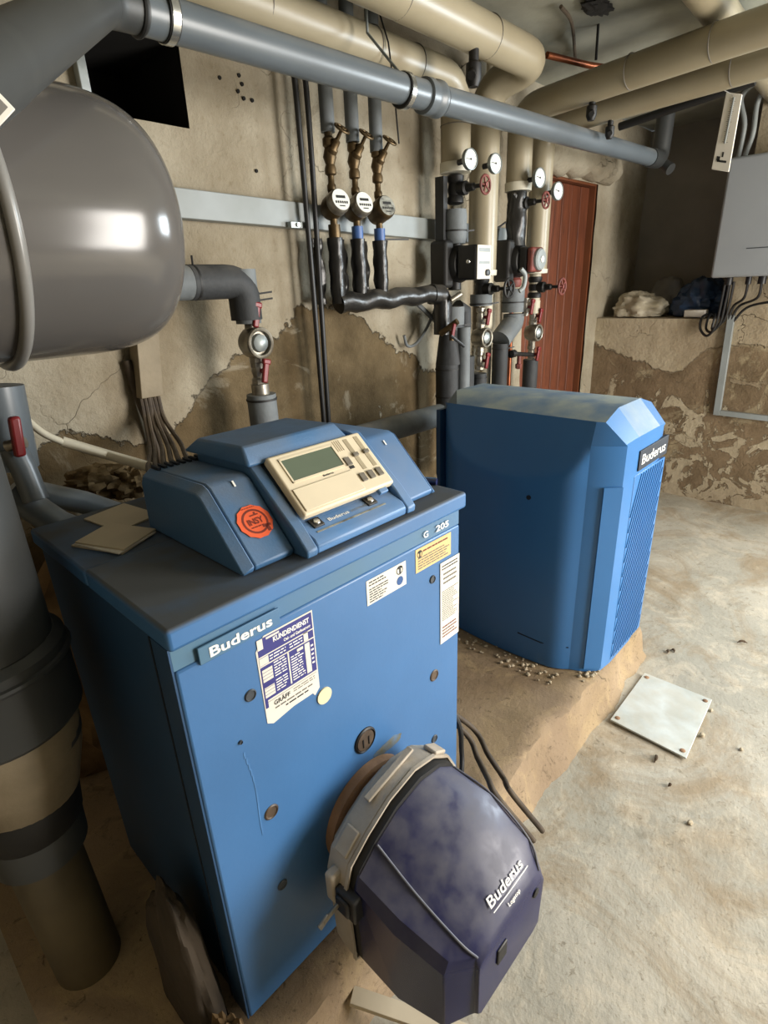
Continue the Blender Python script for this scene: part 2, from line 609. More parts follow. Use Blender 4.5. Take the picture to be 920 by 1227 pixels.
wr.add(w2.v, w2.f)
wl = wallgrid('z', 1.05, 3.41, 3.97, 0.28, 1.02, amp=0.003)
wr.add(wl.v, wl.f)
wr = struct('wall_right', wr, m_rwall, label='damp stained plaster wall with a ledge')
nb = wallgrid('x', 3.95, 0.28, 1.02, 1.05, ZC, seed=5)
ns = wallgrid('y', 0.28, 3.41, 3.97, 1.05, ZC, seed=6, amp=0.002)
nb.add(ns.v, ns.f)
struct('niche', nb, m_niche, wr, label='grey niche above the ledge')
struct('wall_left', wallgrid('x', -1.3, -2.5, 1.05, 0, ZC, step=0.1), m_rwall)
struct('wall_front', wallgrid('y', -2.5, -1.3, 3.45, 0, ZC, [(1.48, 2.52, 0.0, 1.95)], step=0.1), m_rwall)
wf = MB()
for a, b in (((3.40, -1.82, 1.13), (3.46, -0.88, 1.16)), ((3.40, -1.82, 1.84), (3.46, -0.88, 1.87)),
             ((3.40, -1.82, 1.13), (3.46, -1.79, 1.87)), ((3.40, -0.91, 1.13), (3.46, -0.88, 1.87))):
    wf.box(a, b)
struct('window_1', wf, m_duct, label='small cellar window frame')

# concrete plinth under both boilers
pl = MB()
prof = [(1.02, 0.12), (0.6, 0.12), (0.3, 0.12), (0.15, 0.12), (0.06, 0.12), (0.0, 0.12), (-0.030, 0.119), (-0.046, 0.111), (-0.055, 0.088), (-0.064, 0.045),
        (-0.078, 0.012), (-0.105, -0.01)]
rings = []
N = 100
for i in range(N + 1):
    x = -0.25 + 1.885 * i / N
    r = []
    for k, (y, z) in enumerate(prof):
        q = V((x * 6, y * 6, z * 9))
        a = noise.fractal(q, 0.8, 2.0, 5)
        e = 1.0 if k > 4 else 0.15
        b = noise.noise(V((x * 2.3, 3, 1)))
        r.append((x, y + 0.020 * a * e + 0.012 * b * e, z + (0.007 * a if 4 < k < 11 else -0.002 if k <= 4 else 0)))
    rings.append(r)
pl.loft(rings, True, False)
struct('trim_1', pl, m_plinth, label='rough raised concrete plinth under the blue boilers')
lt = MB().tube([(2.42 + 0.05 * i, 0.985, 1.855 + 0.01 * math.sin(i * 1.7)) for i in range(20)], 0.075, 14, jit=0.14, seed=4)
struct('trim_2', lt, m_wall, label='crumbling plaster lintel over the wooden door')

# plank door
dr = MB()
dr.box((2.485, 1.01, 0), (2.51, 1.10, 1.79)).box((3.25, 1.012, 0), (3.34, 1.10, 1.79)).box((2.485, 1.01, 1.765), (3.275, 1.10, 1.79))
door = struct('door_1', dr, m_woodedge, label='reddish brown plank door in the back wall')
for i in range(7):
    x = 2.512 + i * 0.1055
    struct('plank', MB().box((x + 0.002, 1.045 + 0.002 * (i % 2), 0.01), (x + 0.1035, 1.075, 1.763)), m_wood, door, bevel=0.005)
struct('door_light_stop', MB().box((2.44, 1.101, 0.0), (3.36, 1.115, 1.85)), m_seam, door)  # added unseen panel, blocks sky light leaking past the frame


# ------------------------------------------------------------------ first boiler
B = thing('boiler', 'low blue steel boiler with paper stickers on its front and a burner bolted to it', 'boiler', (0.3, 0.25, 0.12))
build('casing', MB().box((0.006, 0.03, 0.12), (0.594, 0.50, 0.885)), m_blue_shaded, B, bevel=0.004)
build('front_panel', MB().box((0.003, 0.012, 0.125), (0.597, 0.029, 0.852)), m_blue, B, bevel=0.004)
build('front_flange', MB().box((0.0, 0.0145, 0.125), (0.0028, 0.06, 0.885)), m_blue_shaded, B)
build('header_strip', MB().box((0.003, 0.0145, 0.8525), (0.597, 0.029, 0.885)), m_strip, B)
build('front_lid', MB().box((-0.003, 0.0, 0.888), (0.603, 0.252, 0.92)), m_lid, B, bevel=0.006, seg=3)
build('rear_lid', MB().box((-0.003, 0.255, 0.888), (0.603, 0.503, 0.917)), m_lid, B, bevel=0.005)
build('side_seam', MB().box((-0.0008, 0.062, 0.13), (0.002, 0.065, 0.885)), m_seam, B)
X_, Z_ = (1, 0, 0), (0, 0, 1)
FY = 0.0118
build('name_strip', MB().box((0.035, 0.0085, 0.846), (0.162, 0.0118, 0.872)), m_strip, B, bevel=0.001)
text('Buderus', 0.0145, (0.050, 0.0083, 0.8515), X_, Z_, m_white, 'brand_lettering', B, width=0.098, bold=0.025, label='white Buderus lettering')
text('G', 0.012, (0.487, FY, 0.861), X_, Z_, m_white, 'model_lettering', B, bold=0.02, width=0.013)
text('205', 0.012, (0.523, FY, 0.861), X_, Z_, m_white, 'model_lettering', B, bold=0.02, width=0.038)
for x, z, r in ((0.099, 0.757, 0.0085), (0.103, 0.526, 0.0115), (0.102, 0.358, 0.0085), (0.514, 0.542, 0.0115), (0.513, 0.375, 0.0085),
                (0.511, 0.767, 0.0075), (0.072, 0.691, 0.003)):
    c = build('screw_cap', MB().lathe([(r * 1.15, 0), (r * 1.15, 0.0015), (r, 0.003), (r * 0.9, 0.003), (r * 0.8, 0.0015), (0.0, 0.0015)],
                                      (x, 0.0125, z), (0, -1, 0), 18), m_glass_br if r > 0.01 else m_greycap, B)
sg = build('sight_glass', MB().lathe([(0.026, 0), (0.026, 0.003), (0.023, 0.005), (0.021, 0.002), (0.0, 0.002)], (0.311, 0.0125, 0.520), (0, -1, 0), 28), m_iron, B,
           label='round brown sight glass cover')
build('cover_disc', MB().cyl((0.311, 0.0106, 0.520), (0.311, 0.0088, 0.520), 0.0205), m_glass_br, sg)
sl = MB()
for dx in (-0.007, 0.007):
    sl.box((0.311 + dx - 0.001, 0.0075, 0.508), (0.311 + dx + 0.001, 0.0088, 0.526))
build('slot', sl, m_iron, sg)
dm = MB()
for k in range(14):
    z0 = 0.670 - k * 0.0125
    dm.box((0.0735 + 0.004 * math.sin(k * 0.35) + 0.0009 * k, 0.0114, z0 - 0.0125), (0.0760 + 0.004 * math.sin(k * 0.35) + 0.0009 * k, 0.0122, z0))
build('drip_mark', dm, M('pale_drip', '4875a6', 0.5, scale=40), B)
rb = MB()
build('rust_streak', MB().blob((0.372, 0.0118, 0.462), (0.036, 0.0006, 0.012), 3, 0.25, 1.2), M('rust_stain', '4d6680', 0.8, col2='5f5a44', scale=60), B)


class Sheet:
    """a thin printed sheet on a plane: o is its lower left corner, u runs along the writing, v upwards"""

    def __init__(s, name, o, u, v, wd, ht, mat, parent, label=None, t=0.0006, poly=None):
        s.o, s.u, s.v = V(o), V(u).normalized(), V(v).normalized()
        s.n = s.u.cross(s.v).normalized()
        s.w, s.h, s.t = wd, ht, t
        pts = poly or [(0, 0), (1, 0), (1, 1), (0, 1)]
        s.ob = build(name, MB().prism([s.p(a, b) for a, b in pts], s.n * t), mat, parent, label, smooth=False)
        s.inks = {}

    def p(s, a, b, e=0.0):
        return s.o + s.u * (a * s.w) + s.v * (b * s.h) + s.n * e

    def rect(s, mat, a0, b0, a1, b1, lv=1):
        mb = s.inks.setdefault((mat.name, lv), (MB(), mat))[0]
        e = s.t + 0.00025 * lv
        i = len(mb.v)
        mb.v += [s.p(a0, b0, e), s.p(a1, b0, e), s.p(a1, b1, e), s.p(a0, b1, e)]
        mb.f.append((i, i + 1, i + 2, i + 3))

    def disc(s, mat, a, b, r0, r1=0, lv=1, n=24):
        mb = s.inks.setdefault((mat.name, lv), (MB(), mat))[0]
        e = s.t + 0.00025 * lv
        i = len(mb.v)
        for k in range(n):
            q = s.u * math.cos(2 * PI * k / n) + s.v * math.sin(2 * PI * k / n)
            mb.v += [s.p(a, b, e) + q * r0, s.p(a, b, e) + q * r1]
        for k in range(n):
            j = (k + 1) % n
            mb.f.append((i + 2 * k, i + 2 * j, i + 2 * j + 1, i + 2 * k + 1))

    def lines(s, mat, a0, a1, b0, b1, n, fill=0.4, rag=0.25, lv=2):
        for k in range(n):
            y = b1 - (k + 0.5) * (b1 - b0) / n
            hh = (b1 - b0) / n * fill / 2
            e = a1 - (a1 - a0) * rag * random.random()
            x = a0
            while x < e - 0.01:
                x2 = min(e, x + (0.04 + 0.1 * random.random()))
                s.rect(mat, x, y - hh, x2, y + hh, lv)
                x = x2 + 0.018

    def txt(s, body, a, b, ht, mat, wd=None, bold=0.02, lv=2):
        text(body, ht, s.p(a, b), s.u, s.v, mat, 'lettering', s.ob, wd, bold, s.t + 0.00025 * lv)

    def done(s):
        for (nm, lv), (mb, mat) in s.inks.items():
            build('print', mb, mat, s.ob, smooth=False, recalc=False)


# service sticker with turned corner
S = Sheet('service_sticker', (0.117, FY, 0.676), X_, Z_, 0.104, 0.163, m_paper, B, 'violet and white service sticker with a torn lower edge',
          poly=[(0.02, 0.10), (0.12, 0.06), (0.5, 0.10), (0.86, 0.10), (0.9, 0.06), (1.0, 0.12), (1.0, 1.0), (0.15, 1.0), (0.0, 0.88)])
S.rect(m_violet, 0.03, 0.34, 0.98, 0.985)
S.rect(m_violet, 0.03, 0.26, 0.08, 0.34)
S.rect(m_paper, 0.03, 0.88, 0.12, 0.985, 2)
S.rect(m_paper, 0.18, 0.955, 0.40, 0.975, 2)
S.rect(m_paper, 0.0, 0.80, 1.0, 0.812, 2)
S.rect(m_paper, 0.0, 0.705, 1.0, 0.717, 2)
S.rect(m_paper, 0.49, 0.36, 0.515, 0.71, 2)
S.rect(m_paper, 0.03, 0.72, 0.18, 0.795, 2)
S.rect(m_paper, 0.80, 0.72, 0.88, 0.81, 2)
S.rect(m_paper, 0.05, 0.54, 0.22, 0.67, 2)
S.rect(m_paper, 0.05, 0.37, 0.22, 0.48, 2)
S.rect(m_paper, 0.80, 0.36, 0.89, 0.69, 2)
S.rect(m_paper, 0.66, 0.655, 0.77, 0.685, 2)
for k in range(9):
    S.rect(m_violet, 0.05, 0.40 + k * 0.034, 0.22, 0.404 + k * 0.034, 3)
S.txt('KUNDENDIENST', 0.29, 0.895, 0.0082, m_white, 0.066, 0.03)
S.txt('Oel- und Gasfeuerung', 0.46, 0.84, 0.005, m_white, 0.050)
S.lines(m_white, 0.2, 0.5, 0.73, 0.79, 2)
S.lines(m_white, 0.54, 0.78, 0.73, 0.79, 2)
S.lines(m_white, 0.25, 0.47, 0.53, 0.70, 6)
S.lines(m_white, 0.25, 0.47, 0.37, 0.51, 5)
S.lines(m_white, 0.54, 0.77, 0.37, 0.65, 10)
S.lines(m_white, 0.91, 0.96, 0.42, 0.66, 5)
S.rect(m_grey_ink, 0.08, 0.315, 0.97, 0.32, 1)
S.txt('GRÄFF', 0.17, 0.245, 0.0075, m_ink, 0.030, 0.03, 1)
S.lines(m_grey_ink, 0.52, 0.94, 0.25, 0.30, 2, rag=0.1, lv=1)
S.lines(m_grey_ink, 0.18, 0.9, 0.19, 0.23, 1, rag=0.1, lv=1)
S.lines(m_ink, 0.36, 0.85, 0.15, 0.19, 1, rag=0.2, lv=1)
S.done()
build('round_dot_sticker', MB().cyl((0.2285, FY, 0.674), (0.2285, FY - 0.0022, 0.674), 0.0148, n=30), m_grease, B, label='yellowed round dot sticker')

S = Sheet('address_sticker', (0.337, FY, 0.790), X_, Z_, 0.099, 0.047, m_paper, B, 'white address sticker with a blue dot')
S.disc(m_ink, 0.83, 0.74, 0.0085, 0.0068)
S.rect(m_ink, 0.78, 0.80, 0.90, 0.88)
S.rect(m_ink, 0.82, 0.58, 0.86, 0.80)
S.disc(m_bluedot, 0.83, 0.30, 0.0085)
S.lines(m_ink, 0.06, 0.5, 0.72, 0.95, 2)
S.lines(m_ink, 0.06, 0.55, 0.06, 0.66, 6, rag=0.4)
S.done()
S = Sheet('inspection_sticker', (0.463, FY, 0.799), X_, Z_, 0.105, 0.047, m_yellow, B, 'yellowish inspection sticker')
S.disc(m_ink, 0.11, 0.76, 0.0075, 0.006)
S.rect(m_ink, 0.07, 0.80, 0.15, 0.88)
S.rect(m_ink, 0.095, 0.62, 0.125, 0.80)
S.lines(m_redbrown, 0.2, 0.95, 0.74, 0.9, 1, rag=0.05)
S.lines(m_grey_ink, 0.06, 0.95, 0.08, 0.64, 5, rag=0.2)
S.done()
S = Sheet('tall_paper_label', (0.534, FY - 0.0009, 0.607), X_, Z_, 0.061, 0.184, m_paper, B, 'tall narrow white paper label')
S.lines(m_ink, 0.08, 0.95, 0.90, 0.97, 2, rag=0.1)
S.lines(m_grey_ink, 0.15, 0.9, 0.72, 0.88, 3)
S.lines(m_grey_ink, 0.08, 0.95, 0.28, 0.66, 16, rag=0.35)
S.lines(m_redbrown, 0.1, 0.95, 0.06, 0.22, 4)
S.done()

# control unit lying on the front lid
U = thing('control_unit', 'sloping blue control unit with a cream display panel on top of the low boiler', 'control unit', (0.345, 0.17, 0.92))


def slab(name, x0, x1, prof, mat, parent, **k):
    return build(name, MB().prism([(x0, y, z) for y, z in prof], (x1 - x0, 0, 0)), mat, parent, **k)


side = [(0.043, 0.922), (0.038, 0.932), (0.132, 1.026), (0.146, 1.031), (0.316, 1.025), (0.326, 1.010), (0.330, 0.922)]
lb = MB()
wa = [(0.150, 0.043, 0.922), (0.140, 0.038, 0.936), (0.131, 0.096, 1.004)]
slab('left_wing', 0.152, 0.221, side, m_ctrl, U, bevel=0.003)
ls = MB()
s1 = [(0.151, y, z) for y, z in side]
s2 = [(0.133, 0.07 + (y - 0.07) * 0.93 if y < 0.2 else y - 0.006, max(0.922, z - 0.009)) for y, z in side]
ls.loft([s1, s2])
build('left_end_cap', ls, m_ctrl, U, bevel=0.002)
slab('right_wing', 0.468, 0.547, side, m_ctrl_lit, U, bevel=0.003)
rs = MB()
rs.loft([[(0.548, y, z) for y, z in side], [(0.560, y + 0.004 if y < 0.2 else y - 0.004, max(0.922, z - 0.012)) for y, z in side]])
build('right_end_cap', rs, m_ctrl_lit, U, bevel=0.002)
mid = [(0.048, 0.922), (0.048, 0.952), (0.150, 1.041), (0.300, 1.041), (0.308, 0.922)]
slab('core', 0.240, 0.448, mid, m_ctrl, U)
for nm, x0, x1 in (('left_cheek', 0.223, 0.244), ('right_cheek', 0.444, 0.4655)):
    slab(nm, x0, x1, [(0.012, 0.922), (0.010, 0.934), (0.040, 0.964), (0.140, 1.046), (0.165, 1.049), (0.29, 1.04), (0.30, 0.922)], m_ctrl_lit if nm == 'right_cheek' else m_ctrl, U, bevel=0.003)
slab('lower_panel', 0.2445, 0.4435, [(0.014, 0.922), (0.012, 0.935), (0.020, 0.944), (0.064, 0.962), (0.064, 0.925)], m_ctrl_lit, U, bevel=0.003)
hp = MB()
hp.loft([[(0.218, 0.128, 1.041), (0.424, 0.128, 1.041), (0.428, 0.305, 1.041), (0.208, 0.305, 1.041)],
         [(0.218, 0.130, 1.048), (0.424, 0.130, 1.048), (0.428, 0.300, 1.046), (0.208, 0.300, 1.046)],
         [(0.224, 0.150, 1.070), (0.414, 0.150, 1.070), (0.412, 0.280, 1.064), (0.222, 0.280, 1.064)]])
build('top_cover', hp, m_ctrl, U, bevel=0.004, label='dusty raised blue top cover')
vg = MB()
for k in range(8):
    vg.box((0.150 + k * 0.011, 0.285, 1.024), (0.155 + k * 0.011, 0.310, 1.030))
build('vent_ribs', vg, m_seam, U)
for a in (V((0.190, 0.128, 1.025)), V((0.510, 0.130, 1.009))):
    wk = ((a.y - 0.038) - (a.z - 0.932)) / 2
    a = V((a.x, a.y - wk, a.z + wk))
    u, v = V((1, 0, 0)), V((0, 0.7071, 0.7071))
    build('small_mark', MB().obox(a + V((0, -0.0012, 0.0012)), u, v, u.cross(v), 0.003, 0.010, 0.001), m_white, U)
# display panel
du, dv = V((1, 0, 0)), V((0, 0.745, 0.667)).normalized()
dn = du.cross(dv)
D0 = V((0.247, 0.047, 0.967))
DW, DH = 0.197, 0.113
dp = build('display_panel', MB().obox(D0 + du * DW / 2 + dv * DH / 2 + dn * 0.005, du, dv, dn, DW, DH, 0.016), m_cream, U, bevel=0.004, seg=3,
           label='cream display panel with grey screen and keys')


def dbox(mb, a0, b0, a1, b1, e0, e1):
    return mb.obox(D0 + du * (a0 + a1) / 2 * DW + dv * (b0 + b1) / 2 * DH + dn * (e0 + e1) / 2, du, dv, dn, (a1 - a0) * DW, (b1 - b0) * DH, e1 - e0)


E0 = 0.013
fr_ = MB()
for r in ((0.08, 0.88, 0.64, 0.91), (0.08, 0.50, 0.64, 0.53), (0.08, 0.50, 0.095, 0.91), (0.625, 0.50, 0.64, 0.91)):
    dbox(fr_, *r, E0, E0 + 0.0016)
build('screen_bezel', fr_, m_cream, dp)
build('screen', dbox(MB(), 0.095, 0.53, 0.625, 0.88, E0, E0 + 0.0006), m_lcd, dp, label='dull green grey screen')
text('Buderus', 0.0035, D0 + du * 0.37 * DW + dv * 0.455 * DH, du, dv, m_ink, 'lettering', dp, width=0.022, bold=0.02, ext=E0 + 0.0004)
build('flap', dbox(MB(), 0.03, 0.05, 0.66, 0.41, E0, E0 + 0.0022), m_cream, dp, bevel=0.001)
for a, b in ((0.68, 0.56), (0.72, 0.24), (0.815, 0.24), (0.915, 0.24)):
    build('key', dbox(MB(), a - 0.03, b - 0.07, a + 0.03, b + 0.07, E0, E0 + 0.003), m_key, dp, bevel=0.0008)
    dbox(fr_, a - 0.01, b - 0.12, a + 0.01, b - 0.1, E0, E0 + 0.001)
for a in (0.80, 0.925):
    build('slider_slot', dbox(MB(), a - 0.022, 0.36, a + 0.022, 0.93, E0, E0 + 0.0006), m_cream2, dp)
    build('slider', dbox(MB(), a - 0.03, 0.60, a + 0.03, 0.66, E0, E0 + 0.004), m_key, dp, bevel=0.0008)
gv = MB()
for k in range(4):
    dbox(gv, 0.66 + k * 0.022, 0.76, 0.667 + k * 0.022, 0.95, E0, E0 + 0.0005)
build('speaker_grooves', gv, m_cream2, dp)
build('key_slit', dbox(MB(), 0.66, 0.43, 0.71, 0.48, E0, E0 + 0.0008), m_ink, dp)
build('release_tab', MB().obox(D0 + du * 0.86 * DW - dv * 0.004 + dn * 0.003, du, dv, dn, 0.020, 0.010, 0.008), m_ctrl_lit, U, bevel=0.002)
# two square switches and lettering on the lower panel
pu, pv = V((1, 0, 0)), V((0, 0.925, 0.379)).normalized()
pn = pu.cross(pv)
for x in (0.272, 0.389):
    c = V((x, 0.046, 0.9555))
    k = build('square_switch', MB().obox(c, pu, pv, pn, 0.021, 0.019, 0.004), m_black, U, bevel=0.001)
    build('knob', MB().lathe([(0.0058, 0), (0.0058, 0.002), (0.005, 0.003), (0, 0.003)], c + pn * 0.002, pn, 16), m_chrome, k)
text('Buderus', 0.0065, V((0.294, 0.040, 0.9526)), pu, pv, m_white, 'lettering', U, width=0.043, bold=0.02)
text('ecomatic', 0.0065, V((0.342, 0.040, 0.9526)), pu, pv, m_dial_grey, 'lettering', U, width=0.040)
build('worn_line', MB().obox(V((0.335, 0.030, 0.9486)), pu, pv, pn, 0.15, 0.003, 0.0006), m_dial_grey, U)
# orange round sticker on the left wing
wu, wv = V((1, 0, 0)), V((0, 1, 1)).normalized()
wc = V((0.188, 0.087, 0.971))
wk = ((wc.y - 0.038) - (wc.z - 0.932)) / 2
wc = V((wc.x, wc.y - wk, wc.z + wk))
wn = wu.cross(wv)
S = Sheet('orange_sticker', wc - wu * 0.028 - wv * 0.028 + wn * 0.0012, wu, wv, 0.056, 0.056, m_orange, U, 'orange scalloped round sticker',
          poly=[(0.5 + (0.5 if k % 2 else 0.475) * math.cos(2 * PI * k / 24), 0.5 + (0.5 if k % 2 else 0.475) * math.sin(2 * PI * k / 24)) for k in range(24)])
S.disc(m_redbrown, 0.5, 0.5, 0.0205, 0.0172)
S.rect(m_redbrown, 0.70, 0.12, 0.80, 0.34)
S.rect(m_redbrown, 0.62, 0.26, 0.86, 0.33)
S.txt('INSY', 0.28, 0.42, 0.0095, m_redbrown, 0.026, 0.03)
S.lines(m_redbrown, 0.3, 0.7, 0.30, 0.38, 1, rag=0.0)
S.rect(m_redbrown, 0.42, 0.66, 0.68, 0.70)
S.rect(m_redbrown, 0.56, 0.70, 0.62, 0.76)
S.lines(m_redbrown, 0.3, 0.7, 0.89, 0.94, 1, rag=0.0)
S.done()

# papers and pen on the lids
def leaf(name, cx, cy, z, w_, d_, ang, t, mat, label, skew=0.1):
    c, s = math.cos(ang), math.sin(ang)
    P = []
    for a, b in ((-1, -1), (1, -1), (1, 1), (-1, 1)):
        x, y = a * w_ / 2 + b * skew * d_ / 2, b * d_ / 2
        P.append((cx + x * c - y * s, cy + x * s + y * c, z))
    return solo(name, MB().prism(P, (0, 0, t)), mat, label, 'paper', 'papers on the boiler lid', bevel=0.0004)


leaf('leaflet', 0.075, 0.330, 0.9175, 0.085, 0.105, 0.5, 0.003, m_paper2, 'undermost leaflet of the small stack beside the control unit')
leaf('leaflet', 0.074, 0.323, 0.9207, 0.082, 0.10, 0.42, 0.0025, m_paper, 'middle leaflet of the small stack beside the control unit')
leaf('leaflet', 0.077, 0.325, 0.9234, 0.080, 0.10, 0.5, 0.003, m_paper2, 'topmost brownish leaflet of the small stack beside the control unit')
leaf('leaflet', 0.125, 0.42, 0.9175, 0.085, 0.11, 0.25, 0.003, m_paper2, 'single leaflet lying behind the control unit')
pn_ = thing('marker_pen', 'dark blue pen lying on the right end of the boiler lid', 'pen', (0.575, 0.10, 0.92))
a, b = V((0.566, 0.150, 0.927)), V((0.590, 0.090, 0.927))
build('barrel', MB().cyl(a, b, 0.0062, n=14), m_navy, pn_)
build('cap', MB().cyl(b, b + (b - a) * 0.35, 0.0068, n=14), m_navy, pn_)
build('clip', MB().obox(b + (b - a) * 0.15 + V((0, 0, 0.0075)), b - a, (0, 0, 1), (b - a).cross(V((0, 0, 1))), 0.025, 0.002, 0.003), m_chrome, pn_)
sc = thing('tube_stub', 'small dark coupling lying behind the pen on the boiler lid', 'coupling', (0.575, 0.195, 0.92))
build('body', MB().cyl((0.558, 0.20, 0.931), (0.588, 0.19, 0.931), 0.011, n=16), m_iron, sc)
build('nut', MB().cyl((0.586, 0.191, 0.931), (0.598, 0.187, 0.931), 0.0135, n=6), m_nickel, sc)

# ------------------------------------------------------------------ burner
K = thing('oil_burner', 'dusty navy burner hood with white Buderus lettering bolted to the boiler front', 'burner', (0.305, 0.0, 0.36))
build('gasket_ring', MB().lathe([(0.105, 0.0), (0.105, 0.018), (0.088, 0.022), (0.0, 0.022)], (0.305, 0.0115, 0.36), (0, -1, 0), 40), m_rust, K, label='brown gasket ring')


def prof_ring(y, pts):
    return [(x, y, z) for x, z in pts]


outer = [(0.163, 0.20), (0.157, 0.385), (0.170, 0.425), (0.212, 0.458), (0.265, 0.488), (0.330, 0.503), (0.385, 0.492), (0.425, 0.462), (0.447, 0.42), (0.450, 0.20), (0.42, 0.18), (0.20, 0.18)]
cx, cz = 0.305, 0.335


def sc_(pts, f, g=None):
    g = g or f
    return [(cx + (x - cx) * f, cz + (z - cz) * g) for x, z in pts]


hs = MB()
hs.loft([prof_ring(-0.016, sc_(outer, 0.78)), prof_ring(-0.028, sc_(outer, 0.84)), prof_ring(-0.036, sc_(outer, 0.965)), prof_ring(-0.060, sc_(outer, 0.99)), prof_ring(-0.085, outer)])
hs = build('housing', hs, m_cast, K, bevel=0.003, angle=25, label='dusty grey cast housing')
build('housing_lip', MB().loft([prof_ring(-0.0855, sc_(outer, 1.012)), prof_ring(-0.092, sc_(outer, 1.012)), prof_ring(-0.092, sc_(outer, 0.985)), prof_ring(-0.0855, sc_(outer, 0.985))], False), m_cast, hs)
rb = MB()
rb.obox((0.300, -0.058, 0.497), (0.97, 0, 0.22), (0, 1, 0), (-0.22, 0, 0.97), 0.12, 0.014, 0.006)
rb.cyl((0.352, -0.058, 0.503), (0.351, -0.058, 0.511), 0.005, n=10)
build('raised_rib', rb, m_cast, hs, bevel=0.002)
rb2 = MB().obox((0.190, -0.062, 0.440), (0.78, 0, 0.62), (0, 1, 0), (-0.62, 0, 0.78), 0.045, 0.03, 0.008)
build('lug', rb2, m_cast, hs, bevel=0.003)
rb3 = MB().obox((0.405, -0.075, 0.484), (0.86, 0, -0.5), (0, 1, 0), (0.5, 0, 0.86), 0.035, 0.03, 0.008)
build('lug', rb3, m_cast, hs, bevel=0.003)
build('gap', MB().loft([prof_ring(-0.0865, sc_(outer, 0.96)), prof_ring(-0.104, sc_(outer, 0.96))]), m_rubber, K)
hb = [(0.168, 0.205), (0.163, 0.392), (0.172, 0.414), (0.214, 0.446), (0.266, 0.474), (0.330, 0.487), (0.384, 0.477), (0.420, 0.450), (0.440, 0.414), (0.443, 0.205), (0.42, 0.19), (0.19, 0.19)]
m1 = [(0.168, 0.200), (0.166, 0.365), (0.180, 0.384), (0.219, 0.396), (0.266, 0.424), (0.330, 0.444), (0.392, 0.444), (0.430, 0.430), (0.450, 0.400), (0.452, 0.20), (0.425, 0.185), (0.19, 0.185)]
m2 = [(0.190, 0.195), (0.190, 0.325), (0.202, 0.344), (0.228, 0.354), (0.270, 0.374), (0.330, 0.386), (0.392, 0.388), (0.432, 0.380), (0.450, 0.352), (0.448, 0.195), (0.425, 0.183), (0.21, 0.183)]
m3 = [(0.236, 0.200), (0.235, 0.312), (0.236, 0.326), (0.242, 0.335), (0.272, 0.341), (0.330, 0.344), (0.388, 0.342), (0.424, 0.334), (0.437, 0.316), (0.430, 0.195), (0.41, 0.188), (0.245, 0.188)]
hd = MB()
hd.loft([prof_ring(-0.100, sc_(hb, 0.985)), prof_ring(-0.104, hb), prof_ring(-0.185, m1), prof_ring(-0.262, m2), prof_ring(-0.289, m3), prof_ring(-0.295, [(x, z - 0.012 if z > 0.3 else z + 0.004) for x, z in m3])])
hd = build('hood', hd, m_navy, K, bevel=0.005, seg=3, angle=30, label='dusty navy plastic hood')
from mathutils.bvhtree import BVHTree


def drape(o, target, eps, d=(0, -0.62, 0.78)):
    d = V(d).normalized()
    bt = BVHTree.FromPolygons([v.co.copy() for v in target.data.vertices], [tuple(p.vertices) for p in target.data.polygons])
    for v in o.data.vertices:
        hit = bt.ray_cast(v.co + d * 0.1, -d)
        if hit[0] is not None:
            v.co = hit[0] + hit[1] * (eps if hit[1].dot(d) > 0 else -eps)
    return o


for q in ([(0.2145, -0.108, 0.446), (0.2195, -0.185, 0.398), (0.2285, -0.262, 0.356), (0.239, -0.289, 0.336)], [(0.421, -0.108, 0.450), (0.431, -0.185, 0.430), (0.433, -0.262, 0.380), (0.425, -0.289, 0.334)]):
    build('hood_ridge', MB().tube(smooth_path(q, 5), 0.0021, 8), m_ridge, hd)
tu = V((1, 0, 0))
tv = V((0, 0.55, 0.83)).normalized()
drape(text('Buderus', 0.0175, V((0.296, -0.272, 0.365)), tu, tv, m_white, 'brand_lettering', K, width=0.095, bold=0.012, label='white underlined Buderus lettering'), hd, 0.0026)
ul = MB()
q0 = V((0.297, -0.278, 0.360))
for k in range(20):
    a, b = q0 + tu * (0.0052 * k), q0 + tu * (0.0052 * (k + 1))
    ul.add([a, b, b + tv * 0.0016, a + tv * 0.0016], [(0, 1, 2, 3)])
drape(build('underline', ul, m_white, K, smooth=False, recalc=False), hd, 0.0026)
drape(text('Logatop', 0.0065, V((0.329, -0.287, 0.348)), tu, tv, m_white, 'brand_lettering', K, width=0.034, bold=0.01), hd, 0.0026)
build('front_window', MB().box((0.285, -0.2985, 0.265), (0.312, -0.2945, 0.300)), m_black, K, bevel=0.002)
build('front_button', MB().lathe([(0.009, 0), (0.009, 0.004), (0.006, 0.005), (0, 0.005)], (0.405, -0.2935, 0.305), (0, -1, 0), 16), m_rubber, K)
pg = build('cable_plug', MB().box((0.146, -0.118, 0.335), (0.170, -0.072, 0.385)).box((0.140, -0.108, 0.345), (0.149, -0.078, 0.378)), m_black, K, bevel=0.004, label='black cable plug')
build('plug_bracket', MB().box((0.143, -0.072, 0.345), (0.168, -0.052, 0.405)), m_cast, pg, bevel=0.005)
build('wing_screw', MB().tube([(0.142, -0.085, 0.362), (0.112, -0.082, 0.350)], 0.004, 8).obox((0.112, -0.082, 0.350), (1, 0, 0.35), (0, 1, 0), (-0.35, 0, 1), 0.022, 0.004, 0.014), m_nickel, pg, bevel=0.001)

# ------------------------------------------------------------------ second boiler
T = thing('storage_tank', 'taller blue hot water tank with dusty sloping top corners and Buderus badge', 'tank', (1.40, 0.27, 0.12))
TX0, TX1 = 1.25, 1.60


def xcyl(y):
    q = (y - 0.27) / 0.20
    x = 1.188 + 0.016 * min(2.0, q * q)
    for d in (0.10 - y, y - 0.46):
        if d > 0:
            x += 5.0 * d * d
    return x


